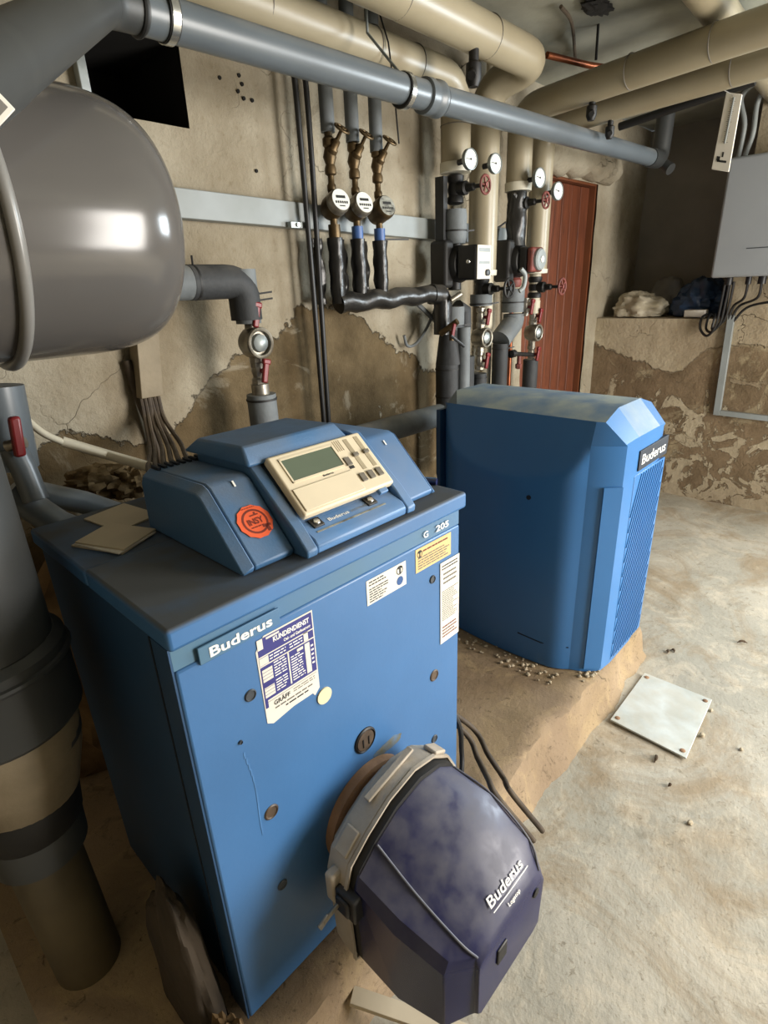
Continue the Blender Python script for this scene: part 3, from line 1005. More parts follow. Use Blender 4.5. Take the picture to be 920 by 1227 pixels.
def side_x(y, z):
    # flat shoulder at the top runs into the bulging cylinder below
    sl = 1.252 - max(0, (0.925 - z)) * 0.34
    e = 1.0
    return max(xcyl(y), sl)


Ys = [0.035 + 0.525 * i / 40 for i in range(41)]
Zs = [0.123 + (0.925 - 0.123) * j / 60 for j in range(61)]
sm = MB()
n = len(Ys)
vs = [(side_x(y, z), y, z) for z in Zs for y in Ys]
fs = [(j * n + i, j * n + i + 1, (j + 1) * n + i + 1, (j + 1) * n + i) for j in range(60) for i in range(40)]
sm.add(vs, fs)
build('side_shell', sm, m_tankblue, T, angle=60, label='bulging blue side')


def mir(x):
    return 2.85 - x


sr = MB().add([(mir(side_x(y, z)), y, z) for z in Zs for y in Ys], fs)
build('side_shell', sr, m_tankblue, T, angle=60)
# front casing: a chamfered corner each side and a flat face with the grille
fc = MB()


def frow(z, top=False):
    xl = side_x(0.035, z)
    return [(xl, 0.035, z), (xl + 0.018, -0.004, z), (1.285, -0.043, z), (1.345, -0.050, z), (1.505, -0.050, z), (1.565, -0.043, z), (mir(xl + 0.018), -0.004, z), (mir(xl), 0.035, z)]


fc.loft([frow(z) for z in [0.123 + 0.0308 * i for i in range(25)]], False, False)
top = [(1.252, 0.035, 0.925), (1.258, 0.012, 0.925), (1.275, -0.043, 0.868), (1.345, -0.050, 0.876), (1.505, -0.050, 0.876), (1.575, -0.043, 0.868), (1.592, 0.012, 0.925), (1.598, 0.035, 0.925)]
lo = frow(0.862)
fc.loft([lo, top], False, False)
build('front_casing', fc, m_tankblue, T, angle=33, label='blue front casing with chamfered corners')
build('bevel_panel', MB().add([(1.345, -0.050, 0.876), (1.505, -0.050, 0.876), (1.505, 0.016, 0.95), (1.345, 0.016, 0.95), (1.345, -0.02, 0.874), (1.505, -0.02, 0.874)],
                              [(0, 1, 2, 3), (0, 4, 5, 1)]), m_tanktop, T, label='dusty sloping front panel of the top')
cp = MB()
cp.add([(1.275, -0.043, 0.868), (1.345, -0.050, 0.876), (1.345, 0.016, 0.95), (1.258, 0.012, 0.925)], [(0, 1, 2, 3)])
build('corner_facet', cp, m_tankblue, T)
cp = MB()
cp.add([(1.575, -0.043, 0.868), (1.505, -0.050, 0.876), (1.505, 0.016, 0.95), (1.592, 0.012, 0.925)], [(0, 3, 2, 1)])
build('corner_facet', cp, m_tankblue, T)
tp = MB()
tp.add([(1.258, 0.012, 0.925), (1.345, 0.016, 0.95), (1.505, 0.016, 0.95), (1.592, 0.012, 0.925), (1.592, 0.5, 0.925), (1.505, 0.57, 0.95), (1.345, 0.57, 0.95), (1.252, 0.50, 0.925),
        (1.252, 0.035, 0.925), (1.598, 0.035, 0.925), (1.252, 0.56, 0.90), (1.598, 0.56, 0.90), (1.34, 0.575, 0.90), (1.51, 0.575, 0.90)],
       [(1, 2, 5, 6), (0, 1, 6, 7, 8), (2, 3, 9, 4, 5), (6, 12, 10, 7), (5, 4, 11, 13), (6, 5, 13, 12)])
build('top_panel', tp, m_tanktop, T, label='dusty grey blue top')
bk = MB().box((1.24, 0.56, 0.123), (1.61, 0.575, 0.90))
build('rear_panel', bk, m_blue_shaded, T)
bd = build('badge', MB().box((1.360, -0.0545, 0.772), (1.590, -0.0435, 0.832)), m_seam, T, bevel=0.002, label='dark Buderus badge')
text('Buderus', 0.030, (1.378, -0.0548, 0.788), X_, Z_, m_white, 'lettering', bd, width=0.190, bold=0.006)
gr = MB()
# diagonal raised grille ribs on the front face
for k in range(-10, 26):
    x0 = 1.350 + k * 0.019
    p0, p1 = V((x0, -0.0505, 0.14)), V((x0 + 0.24, -0.0505, 0.755))

    def clip(p0, p1):
        t0, t1 = 0.0, 1.0
        d = p1 - p0
        for lim, sg_ in ((1.352, 1), (1.580, -1)):
            a = sg_ * (p0.x - lim)
            b = sg_ * d.x
            t = -a / b
            if b > 0:
                t0 = max(t0, t)
            else:
                t1 = min(t1, t)
        return (p0 + d * t0, p0 + d * t1) if t1 - t0 > 0.03 else None
    c = clip(p0, p1)
    if c:
        d = c[1] - c[0]
        gr.obox((c[0] + c[1]) / 2 + V((0, -0.001, 0)), d, (0, 1, 0), d.cross(V((0, 1, 0))), d.length, 0.005, 0.006)
gb = build('grille_board', MB().box((1.347, -0.0515, 0.135), (1.592, -0.044, 0.76)), m_tankblue, T, bevel=0.001)
gg = build('grille_rib', gr, m_tankblue, gb)
gg['kind'] = 'stuff'
cv = MB()
for z0, z1 in ((0.135, 0.745),):
    cv.add([(side_x(0.035, z0) + 0.0155, -0.008, z0), (1.283, -0.0465, z0), (1.283, -0.0465, z1), (side_x(0.035, z1) + 0.0155, -0.008, z1),
            (side_x(0.035, z0) + 0.0195, -0.002, z0), (1.284, -0.042, z0), (1.284, -0.042, z1), (side_x(0.035, z1) + 0.0195, -0.002, z1)],
           [(0, 1, 2, 3), (0, 4, 5, 1), (3, 2, 6, 7), (0, 3, 7, 4), (1, 5, 6, 2)])
build('corner_cover', cv, m_tankblue, T)
build('seam', MB().tube([(side_x(0.2, 0.21) - 0.0005, 0.2, 0.212), (side_x(0.12, 0.2) - 0.0005, 0.12, 0.205), (side_x(0.04, 0.2) - 0.0005, 0.04, 0.206)], 0.0022, 6), m_seam, T)
build('plug', MB().cyl((side_x(0.19, 0.69) + 0.004, 0.19, 0.69), (side_x(0.19, 0.69) - 0.003, 0.19, 0.69), 0.007, n=14), m_seam, T)
build('base_frame', MB().box((1.25, 0.03, 0.12), (1.60, 0.55, 0.128)), m_iron, T)

# ------------------------------------------------------------------ expansion vessel
Vs = thing('expansion_vessel', 'large grey domed expansion vessel lying high on the left', 'vessel', (0.05, 0.60, 1.17))
R_ = 0.216
VY, VZ = 0.592, 1.405
pr = [(R_ * max(0.0, math.cos(PI / 2 * (k / 24) ** 0.8)) ** 0.388, 0.115 + 0.242 * math.sin(PI / 2 * (k / 24) ** 0.8) ** 0.5085) for k in range(1, 25)]
prof = [(0.0, -0.62), (0.12, -0.60), (0.19, -0.54)] + [(R_, -0.42 + 0.0535 * i) for i in range(11)] + pr
build('shell', MB().lathe(prof, (0, VY, VZ), (1, 0, 0), 72), m_vessel, Vs, angle=60)
build('clamp_ring', MB().ring((0.058, VY, VZ), (1, 0, 0), R_ + 0.004, 0.010, 72, 10), m_vessel_ring, Vs, label='raised grey clamp ring')
build('port', MB().cyl((-0.02, 0.60, 1.186), (-0.02, 0.60, 1.115), 0.022, n=16), m_rubber, Vs)
build('wall_bracket', MB().box((0.0, 0.78, 1.30), (0.05, 0.985, 1.34)).box((-0.30, 0.78, 1.30), (-0.25, 0.985, 1.34)), m_iron, Vs)
solo('white_hose', MB().tube(smooth_path([(-0.02, 0.60, 1.118), (0.050, 0.620, 1.137), (0.071, 0.660, 1.090), (0.113, 0.720, 1.036), (0.159, 0.760, 0.998)], 8), 0.0075, 10), m_cable_w,
     'thin white hose curving down from the vessel fitting', 'hose')
solo('white_conduit', MB().tube([(0.157, 0.760, 1.001), (0.239, 0.740, 0.954), (0.285, 0.620, 0.933)], 0.0115, 12), m_cable_w,
     'stiff white conduit running from the hose to the control unit', 'conduit')

# ------------------------------------------------------------------ grey drain pipe under the ceiling and its elbow to the camera side
G = thing('drain_pipe', 'long grey drain pipe crossing in front of the beige risers under the ceiling', 'pipe', (1.75, 0.64, 1.745))
g0, g1 = V((0.431, 0.64, 1.781)), V((3.008, 0.64, 1.824))
build('run', MB().tube([g0, V((1.247, 0.64, 1.788)), g1], 0.037, 28), m_pvc, G)
gd = (g1 - g0).normalized()
soc = V((1.302, 0.64, 1.788))
sk = MB().lathe([(0.037, -0.037), (0.045, -0.033), (0.046, -0.011), (0.0425, -0.007), (0.0425, 0.011), (0.047, 0.017), (0.047, 0.033), (0.037, 0.039)], soc, gd, 32)
build('socket', sk, m_pvc, G)
build('seal_ring', MB().ring(soc + gd * 0.037, gd, 0.0405, 0.0046, 32), m_rubber, G)
for px in (0.491, 1.183):
    c = V((px, 0.64, 1.7845))
    cl = build('pipe_clip', MB().lathe([(0.038, -0.011), (0.042, -0.011), (0.042, 0.011), (0.038, 0.011)], c, gd, 32), m_rubber, G)
    build('clip_band', MB().lathe([(0.0425, -0.008), (0.044, -0.008), (0.044, 0.008), (0.0425, 0.008)], c, gd, 32), m_chrome, cl)
    build('clip_rod', MB().tube([(px, 0.65, 1.825), (px, 0.768, 1.945), (px, 0.768, 2.115)], 0.004, 8), m_galv, cl)
# elbow and descending branch towards the lower left
br = fillet([(0.440, 0.64, 1.781), (0.367, 0.636, 1.778), (0.0, 0.155, 1.495), (-0.24, -0.18, 1.31)], 0.065, 8)
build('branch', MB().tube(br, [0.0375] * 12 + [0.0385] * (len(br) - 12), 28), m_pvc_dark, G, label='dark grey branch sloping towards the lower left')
build('branch_ring', MB().ring((0.433, 0.64, 1.781), (1, 0, 0), 0.038, 0.0055, 32), m_rubber, G)
# right end elbow
el = fillet([(3.008, 0.64, 1.824), (3.146, 0.64, 1.826), (3.165, 0.64, 2.115)], 0.05, 6)
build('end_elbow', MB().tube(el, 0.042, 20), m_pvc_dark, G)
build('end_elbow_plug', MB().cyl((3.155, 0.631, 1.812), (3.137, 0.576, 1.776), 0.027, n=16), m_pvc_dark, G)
mk = thing('pipe_label', 'white tag stuck on the grey branch pipe at the upper left', 'label', (-0.002, 0.120, 1.460))
build('card', MB().obox((-0.026, 0.060, 1.445), V((-0.009, 0.060, 1.447)) - V((-0.018, 0.060, 1.457)), V((-0.018, 0.060, 1.457)) - V((-0.033, 0.060, 1.443)), (V((-0.009, 0.060, 1.447)) - V((-0.018, 0.060, 1.457))).cross(V((-0.018, 0.060, 1.457)) - V((-0.033, 0.060, 1.443))), 0.023, 0.024, 0.002), m_paper, mk, bevel=0.001)
cf = V((-0.026, 0.060, 1.445))
cn = (V((-0.009, 0.060, 1.447)) - V((-0.018, 0.060, 1.457))).cross(V((-0.018, 0.060, 1.457)) - V((-0.033, 0.060, 1.443))).normalized()
if cn.y > 0:
    cn = -cn
build('print', MB().obox(cf + cn * 0.0018, V((-0.009, 0.060, 1.447)) - V((-0.018, 0.060, 1.457)), V((-0.018, 0.060, 1.457)) - V((-0.033, 0.060, 1.443)), cn, 0.014, 0.015, 0.0006), m_grey_ink, mk)

# ------------------------------------------------------------------ beige insulated pipes
def jacket(name, label, path, r, rad=0.11, rings=(), seams=(), group='beige insulated pipes'):
    q = fillet(path, rad, 8)
    z = min(p.z for p in q)
    t = thing(name, label, 'pipe', (q[-1].x, q[-1].y, z), group)
    build('jacket', MB().tube(q, r, 30), m_beige, t, angle=60)
    for c, ax, wd in rings:
        build('end_ring', MB().lathe([(r - 0.004, -wd), (r + 0.003, -wd), (r + 0.004, wd), (r - 0.004, wd)], c, ax, 30), m_beige_ring, t)
    for c, ax in seams:
        build('seam_wire', MB().ring(c, ax, r + 0.0005, 0.0016, 36, 6), m_grey_ink, t)
    return t


YR = 0.87
x1, x2, x3, x4 = 1.735, 1.925, 2.185, 2.375
zb1, zb2, zb3, zb4 = 1.669, 1.312, 1.642, 1.316
jacket('insulated_pipe', 'beige insulated pipe along the back wall turning down nearest the water meters',
       [(-1.25, YR, 1.985), (x1, YR, 1.955), (x1, YR, zb1 + 0.005)], 0.055, 0.10, [((x1, YR, zb1 + 0.018), Z_, 0.016)],
       [((1.50, YR, 1.959), X_), ((1.30, YR, 1.962), X_), ((0.9, YR, 1.967), X_), ((x1, YR, 1.82), Z_)])
jacket('insulated_pipe', 'thick beige overhead pipe with a rounded elbow turning back into the second riser',
       [(-1.25, 0.665, 2.035), (x2 + 0.01, 0.665, 2.0), (x2, YR, 1.965), (x2, YR, zb2)], 0.058, 0.095, [((x2, YR, zb2 + 0.012), Z_, 0.010)],
       [((1.62, 0.665, 2.005), X_), ((1.2, 0.665, 2.01), X_)])
tC = jacket('insulated_pipe', 'upper beige overhead pipe running to the right front from the third riser',
            [(2.03, -2.45, 1.975), (2.07, 0.0, 1.955), (x3, YR, 1.935), (x3, YR, zb3 + 0.005)], 0.053, 0.10, [((x3, YR, zb3 + 0.018), Z_, 0.016)],
            [((2.085, 0.13, 1.954), (0.1, 1, 0)), ((2.12, 0.40, 1.947), (0.13, 1, 0))])
jacket('insulated_pipe', 'lower beige overhead pipe running to the right front from the fourth riser',
       [(2.22, -2.45, 1.945), (2.29, 0.0, 1.925), (x4, YR, 1.905), (x4, YR, zb4)], 0.051, 0.10, [((x4, YR, zb4 + 0.010), Z_, 0.009)],
       [((2.30, 0.12, 1.924), (0.1, 1, 0))])
jacket('insulated_pipe', 'highest beige pipe crossing above the right pair just under the ceiling', [(1.2, 0.115, 2.063), (3.40, 0.222, 2.063)], 0.050)
solo('pale_riser', MB().tube([(2.075, 0.94, 2.12), (2.075, 0.94, 0.3)], 0.027, 18), m_pale, 'pale uninsulated riser between the second and third beige pipes', 'pipe')


def vent(c, label, s=1.0):
    c = V(c)
    t = thing('air_vent', label, 'vent', c, 'air vents under the beige pipes')
    build('stem', MB().cyl(c + V((0, 0, 0.035 * s)), c, 0.012 * s, n=12), m_iron, t)
    build('body', MB().lathe([(0.0, -0.045 * s), (0.012 * s, -0.045 * s), (0.019 * s, -0.03 * s), (0.019 * s, 0.0), (0.012 * s, 0.006 * s)], c, Z_, 16), m_iron, t)
    build('side_valve', MB().cyl(c + V((0, 0, -0.015)), c + V((-0.028 * s, -0.014 * s, -0.03 * s)), 0.010 * s, n=10), m_iron, t)


vent((1.535, 0.655, 1.915), 'black vent under the thick overhead pipe', 1.3)
vent((2.14, 0.545, 1.878), 'black vent under the upper pipe of the right pair')
vent((2.337, 0.555, 1.842), 'black vent under the lower pipe of the right pair', 0.9)
# black thin pipe under the right pair, copper pipe, wires
solo('black_pipe', MB().tube([(2.620, 0.639, 1.897), (2.620, 0.133, 1.950)], 0.016, 12), m_iron, 'black pipe half hidden below the right pair of beige pipes', 'pipe')
solo('copper_pipe', MB().tube([(1.988, 0.658, 2.030), (2.206, 0.604, 2.030), (2.424, 0.517, 2.030)], 0.011, 12), m_copper, 'copper pipe under the ceiling beyond the rounded elbow', 'pipe')
sw = thing('suspension_rod', 'dark rod hanging from a soot stained ceiling patch', 'rod', (2.158, 0.550, 2.028))
build('rod', MB().cyl((2.152, 0.550, 2.022), V((2.145, 0.550, 2.169)) * 1.0, 0.005, n=8), m_iron, sw)
q = V((1.962, 0.472, 2.108))
build('ceiling_plate', MB().blob((q.x, q.y, 2.108), (0.07, 0.04, 0.012), 2, 0.4), m_void, sw)
solo('ceiling_crack', MB().tube(smooth_path([(1.862, 0.547, 2.105), (2.011, 0.582, 2.105), (2.335, 0.725, 2.105)], 6), 0.006, 8), m_cable_dust, 'brown crack along the ceiling drawn as a thin tube', 'cable')  # stands for a crack in the ceiling
solo('wire_hanger', MB().tube([(1.31, 0.87, 2.12), (1.31, 0.805, 1.96), (1.31, 0.79, 1.86), (1.318, 0.78, 1.70)], 0.0025, 8), m_iron, 'thin wire hanger dangling beside the right clip of the drain pipe', 'wire')

# ------------------------------------------------------------------ trunking and the two oil lines
ra, rb_ = V((0.612, 0.978, 1.515)), V((2.157, 0.978, 1.479))
dirr = (rb_ - ra).normalized()
solo('cable_trunking', MB().obox((ra + rb_) / 2 + dirr * 0.0, dirr, (0, 1, 0), dirr.cross(V((0, 1, 0))), (rb_ - ra).length + 0.5, 0.042, 0.072), m_duct,
     'long grey cable trunking along the back wall', 'trunking', bevel=0.002)
for i, (xa, xb, dx, lb_) in enumerate(((1.039, 1.048, 0.0, 'left of the two thin black lines running down the wall'), (1.079, 1.071, 0.0, 'right of the two thin black lines running down the wall'))):
    t = thing('oil_line', lb_, 'pipe', (xa, 0.93, 0.125), 'thin black oil lines')
    build('line', MB().tube(smooth_path([(xa, 0.93, 1.95), (xa + 0.002, 0.926, 1.75), (xa + (xb - xa) * 0.5, 0.925, 1.35), (xb, 0.93, 0.9), (xb, 0.93, 0.5), (xb, 0.93, 0.125)], 6), 0.0085, 10), m_cable, t)
xc = 1.024
pc = thing('pipe_bracket', 'small steel clip holding the two black lines on the trunking', 'bracket', (xc, 0.94, 1.45))
build('plate', MB().box((xc - 0.038, 0.936, 1.466), (xc + 0.038, 0.955, 1.484)), m_galv, pc, bevel=0.001)
for d in (-0.012, 0.026):
    build('screw', MB().cyl((xc + d, 0.937, 1.475), (xc + d, 0.930, 1.475), 0.006, n=10), m_chrome, pc)
hk = solo('hook', MB().tube(smooth_path([(xa - 0.06, 0.93, 1.93), (xa - 0.02, 0.915, 1.955), (xa + 0.04, 0.93, 1.97)], 5), 0.005, 8), m_iron, 'bent wire hook holding the black lines under the overhead pipe', 'hook')


# ------------------------------------------------------------------ fittings
def handwheel(name, parent, c, ax, R, mat, spokes=5):
    c, ax = V(c), V(ax).normalized()
    u, v, d = frame(ax)
    mb = MB().ring(c, ax, R, R * 0.15, 26, 8)
    for k in range(spokes):
        q = u * math.cos(2 * PI * k / spokes) + v * math.sin(2 * PI * k / spokes)
        mb.cyl(c, c + q * R, R * 0.11, n=8)
    mb.cyl(c - d * R * 0.2, c + d * R * 0.25, R * 0.26, n=12)
    return build(name, mb, mat, parent)


def ties(parent, x, y, zs, r, tail=True):
    for z in zs:
        mb = MB().lathe([(r - 0.002, -0.003), (r + 0.0015, -0.003), (r + 0.0015, 0.003), (r - 0.002, 0.003)], (x, y, z), Z_, 24)
        if tail:
            mb.obox((x + r * 0.6 + 0.02, y - r * 0.7, z), (1, -0.35, 0.1), (0, 0, 1), (0.35, 1, 0), 0.05, 0.005, 0.002)
        build('cable_tie', mb, m_rubber, parent)


def thermometer(x, z, label, y=0.765, r=0.034):
    t = thing('thermometer', label, 'thermometer', (x, y, z), 'round dial thermometers')
    ax = V((-0.12, -1, 0.02)).normalized()
    c = V((x, y, z))
    build('stem', MB().cyl(c - ax * 0.055, c, 0.010, n=12), m_black, t)
    k = build('case', MB().lathe([(r * 0.9, -0.012), (r, -0.008), (r, 0.006), (r * 0.9, 0.007), (r * 0.88, 0.003), (0, 0.003)], c, ax, 32), m_galv, t)
    f = build('dial', MB().lathe([(r * 0.88, 0.0028), (r * 0.88, 0.0042), (0, 0.0042)], c, ax, 32), m_dial, t)
    u = V((1, -0.12, 0)).normalized()
    v = u.cross(ax).normalized()
    v = v if v.z > 0 else -v
    mk_ = MB()
    for i in range(13):
        a = PI * (1.25 - 1.5 * i / 12)
        q = u * math.cos(a) + v * math.sin(a)
        mk_.obox(c + q * r * 0.72 + ax * 0.0045, q, q.cross(ax), ax, r * 0.16, r * 0.04, 0.0004)
    build('scale', mk_, m_grey_ink, f)
    a = 2.2 + (x * 7) % 1.2
    q = u * math.cos(a) + v * math.sin(a)
    build('needle', MB().obox(c + q * r * 0.25 + ax * 0.0052, q, q.cross(ax), ax, r * 0.8, r * 0.06, 0.0006).cyl(c + ax * 0.0045, c + ax * 0.006, r * 0.1, n=10), m_ink, f)
    return t


thermometer(1.679, 1.694, 'leftmost round dial thermometer on the first beige riser')
thermometer(1.839, 1.697, 'round dial thermometer on the second beige riser')
thermometer(2.173, 1.680, 'round dial thermometer on the third beige riser', r=0.037)
thermometer(2.338, 1.644, 'rightmost round dial thermometer in front of the plank door', r=0.036)


def gate_valve(x, z, R, mat, label, y=YR, reach=0.13, group='handwheel valves on the risers'):
    t = thing('gate_valve', label, 'valve', (x, y, z - 0.03), group)
    build('body', MB().lathe([(0.022, -0.05), (0.032, -0.045), (0.032, -0.03), (0.026, -0.02), (0.030, 0.0), (0.026, 0.02), (0.032, 0.03), (0.032, 0.045), (0.022, 0.05)], (x, y, z), Z_, 18), m_iron, t)
    build('bonnet', MB().lathe([(0.024, 0.0), (0.024, 0.05), (0.015, 0.055), (0.013, 0.085), (0.007, 0.09), (0.007, reach)], (x, y, z), (0, -1, 0), 16), m_iron, t)
    handwheel('handwheel', t, (x, y - reach, z), (0, -1, 0), R, mat)
    return t


gate_valve(x1, 1.602 + 0.015, 0.030, m_rusty_red, 'valve with a rusty red handwheel below the first beige riser', reach=0.135)
gate_valve(x2, 1.251 + 0.01, 0.036, m_iron, 'valve with a black handwheel below the second beige riser', reach=0.135)
gate_valve(x3, 1.596, 0.030, m_rusty_red, 'valve with a reddish handwheel below the third beige riser', reach=0.135)
gate_valve(x4, 1.256, 0.034, m_rusty_red, 'valve with a red handwheel below the fourth beige riser, in front of the door', reach=0.14)


def ball_valve(x, y, z, label, r=0.018, mat=None, group='red handled ball valves', side=1):
    t = thing('ball_valve', label, 'valve', (x, y, z - 0.04), group)
    build('body', MB().lathe([(r * 0.8, -0.04), (r * 1.15, -0.038), (r * 1.15, -0.024), (r * 0.85, -0.018), (r * 1.1, 0.0), (r * 0.85, 0.018), (r * 1.15, 0.024), (r * 1.15, 0.038), (r * 0.8, 0.04)], (x, y, z), Z_, 8), m_nickel, t)
    h = MB().cyl((x, y - r, z), (x, y - r - 0.018, z), 0.007, n=10)
    h.obox((x, y - r - 0.02, z), (0.25, 0, 1), (1, 0, -0.25), (0, 1, 0), 0.066, 0.018, 0.012)
    h.obox((x + 0.007, y - r - 0.02, z + 0.026), (0.25, 0, 1), (1, 0, -0.25), (0, 1, 0), 0.016, 0.026, 0.014)
    build('handle', h, m_red, t, bevel=0.004, label='red handle')
    return t


def eye_fitting(x, y, z, label, R=0.036, pipe=0.018, group='round check fittings'):
    t = thing('check_fitting', label, 'fitting', (x, y, z - R), group)
    build('body', MB().lathe([(0.0, -0.03), (R * 0.8, -0.028), (R, -0.01), (R, 0.03), (R * 0.82, 0.034), (R * 0.8, 0.024), (0, 0.024)], (x, y, z), (0, -1, 0), 30).cyl((x, y, z - R - 0.025), (x, y, z + R + 0.025), pipe, n=8), m_nickel, t)
    build('rim', MB().ring((x, y - 0.034, z), (0, -1, 0), R * 0.88, R * 0.13, 30, 8), m_nickel, t)
    build('dome', MB().lathe([(R * 0.62, 0.022), (R * 0.55, 0.036), (R * 0.25, 0.044), (0, 0.045)], (x, y, z), (0, -1, 0), 24), m_galv, t)
    return t


# water meters: three thin risers
for i, (px, pz, lb_, tag_) in enumerate(((1.131, 1.527, 'left', '000'), (1.234, 1.526, 'middle', '000'), (1.341, 1.523, 'right', '000'))):
    yy = 0.90
    t = thing('grey_riser', lb_ + (' of the three' if lb_ != 'middle' else ' one of the three') + ' thin grey risers above the water meters', 'pipe', (px, yy, pz + 0.20), 'grey risers above the water meters')
    build('sleeve', MB().cyl((px, yy, pz + 0.20 - 0.012 * i), (px, yy, 2.10), 0.0215, n=18), m_ins, t)
    vz = pz + 0.135
    t = thing('stop_valve', 'brass slanted stop valve with a small handwheel above the ' + lb_ + ' water meter', 'valve', (px, yy, pz + 0.05), 'brass stop valves')
    build('body', MB().lathe([(0.011, -0.095), (0.014, -0.09), (0.014, -0.075), (0.010, -0.07), (0.010, -0.05), (0.018, -0.045), (0.018, -0.03), (0.014, -0.02), (0.021, 0.0), (0.014, 0.025),
                               (0.019, 0.03), (0.019, 0.048), (0.012, 0.055), (0.012, 0.07)], (px, yy, vz), Z_, 12), m_brass, t)
    bx = V((0.10, -0.62, 0.78)).normalized()
    build('bonnet', MB().lathe([(0.014, 0.0), (0.016, 0.025), (0.012, 0.03), (0.012, 0.05), (0.006, 0.055), (0.005, 0.085)], (px, yy, vz), bx, 12), m_brass, t)
    handwheel('handwheel', t, V((px, yy, vz)) + bx * 0.085, bx, 0.023, m_brass, 4)
    t = thing('water_meter', lb_ + (' of the three' if lb_ != 'middle' else ' one of the three') + ' round brass water meters with white dials', 'water meter', (px, yy, pz - 0.05), 'water meters')
    ax = V((-0.15, -1.0, 0.32)).normalized()
    c = V((px, yy, pz))
    build('body', MB().lathe([(0.0, -0.03), (0.03, -0.028), (0.036, -0.01), (0.036, 0.025), (0.034, 0.032)], c, ax, 28).cyl((px, yy, pz - 0.055), (px, yy, pz + 0.055), 0.012, n=10), m_brass, t)
    build('collar', MB().lathe([(0.037, 0.022), (0.037, 0.038), (0.034, 0.048), (0.032, 0.05), (0.032, 0.046), (0, 0.046)], c, ax, 28), m_nickel if i != 2 else m_brass, t)
    f = build('dial', MB().lathe([(0.0315, 0.0455), (0.0315, 0.0505), (0, 0.0505)], c, ax, 28), m_dial if i < 2 else m_dial_grey, t)
    u = V((1, -0.15, 0)).normalized()
    v = ax.cross(u).normalized()
    mk_ = MB().obox(c + ax * 0.0512 + v * 0.008, u, v, ax, 0.034, 0.008, 0.0006)
    for k in range(6):
        mk_.obox(c + ax * 0.0512 - v * 0.008 + u * (k - 2.5) * 0.008, u, v, ax, 0.005, 0.007, 0.0006)
    mk_.obox(c + ax * 0.0512 - v * 0.019, u, v, ax, 0.02, 0.003, 0.0006)
    build('counter', mk_, m_ink, f)
    build('union', MB().cyl((px, yy, pz - 0.05), (px, yy, pz - 0.088), 0.019, n=18), m_brass if i == 0 else m_union, t, label=None if i == 0 else 'blue union sleeve')

# black wrapped manifold under the meters
W = thing('wrapped_manifold', 'black foil wrapped manifold with three upright tails under the water meters', 'pipe', (1.4, 0.90, 1.0))
zm = 1.241
for px, pz, k in ((1.131, 1.527, 0), (1.234, 1.526, 1), (1.341, 1.523, 2)):
    N = 14
    zt = pz - 0.088
    build('tail', MB().tube([(px, 0.90, zt + (zm - zt) * i / N) for i in range(N + 1)], [0.025 + 0.0015 * math.sin(i * 1.3 + k) for i in range(N + 1)], 16, jit=0.08, seed=k), m_foil, W)
    build('tail_sleeve', MB().tube([(px - 0.045, 0.945, zt + (zm - zt) * i / N) for i in range(N + 1)], 0.021, 12, jit=0.3, seed=k + 5), m_foil, W)
N = 24
xm0, xm1 = 1.126, 1.632
build('header', MB().tube([(xm0 + (xm1 - xm0) * i / N, 0.90 - 0.03 * i / N, zm + 0.012 * i / N + 0.004 * math.sin(i)) for i in range(N + 1)], [0.032 + 0.001 * math.sin(i * 1.1) for i in range(N + 1)], 18, jit=0.08, seed=9), m_foil, W)
build('header_elbow', MB().tube(fillet([(xm1 - 0.04, 0.875, zm + 0.012), (xm1 + 0.02, 0.865, zm + 0.01), (xm1 + 0.02, 0.865, zm - 0.14)], 0.03, 6), 0.036, 18, jit=0.1, seed=3), m_foil, W)
build('cable_tie', MB().obox((1.394, 0.87, 1.439), (1, -0.3, 0), (0, 0, 1), (0.3, 1, 0), 0.10, 0.006, 0.003), m_rubber, W)

# first riser below its jacket: foam sleeve, pump, lower sleeves
F = thing('foam_sleeve', 'grey foam sleeve between the first beige riser and the black pump', 'insulation', (x1, YR, 1.40), 'foam pipe sleeves')
za, zb = 1.550, 1.431
build('sleeve', MB().tube([(x1, YR, za - (za - zb) * i / 5) for i in range(6)], [0.042, 0.046, 0.045, 0.046, 0.045, 0.04], 20), m_ins, F)
ties(F, x1, YR, [za - (za - zb) * 0.62], 0.046)
build('strip', MB().box((x1 - 0.06, YR + 0.01, zb), (x1 - 0.035, YR + 0.05, zb1 - 0.01)), m_ins_dk, F)


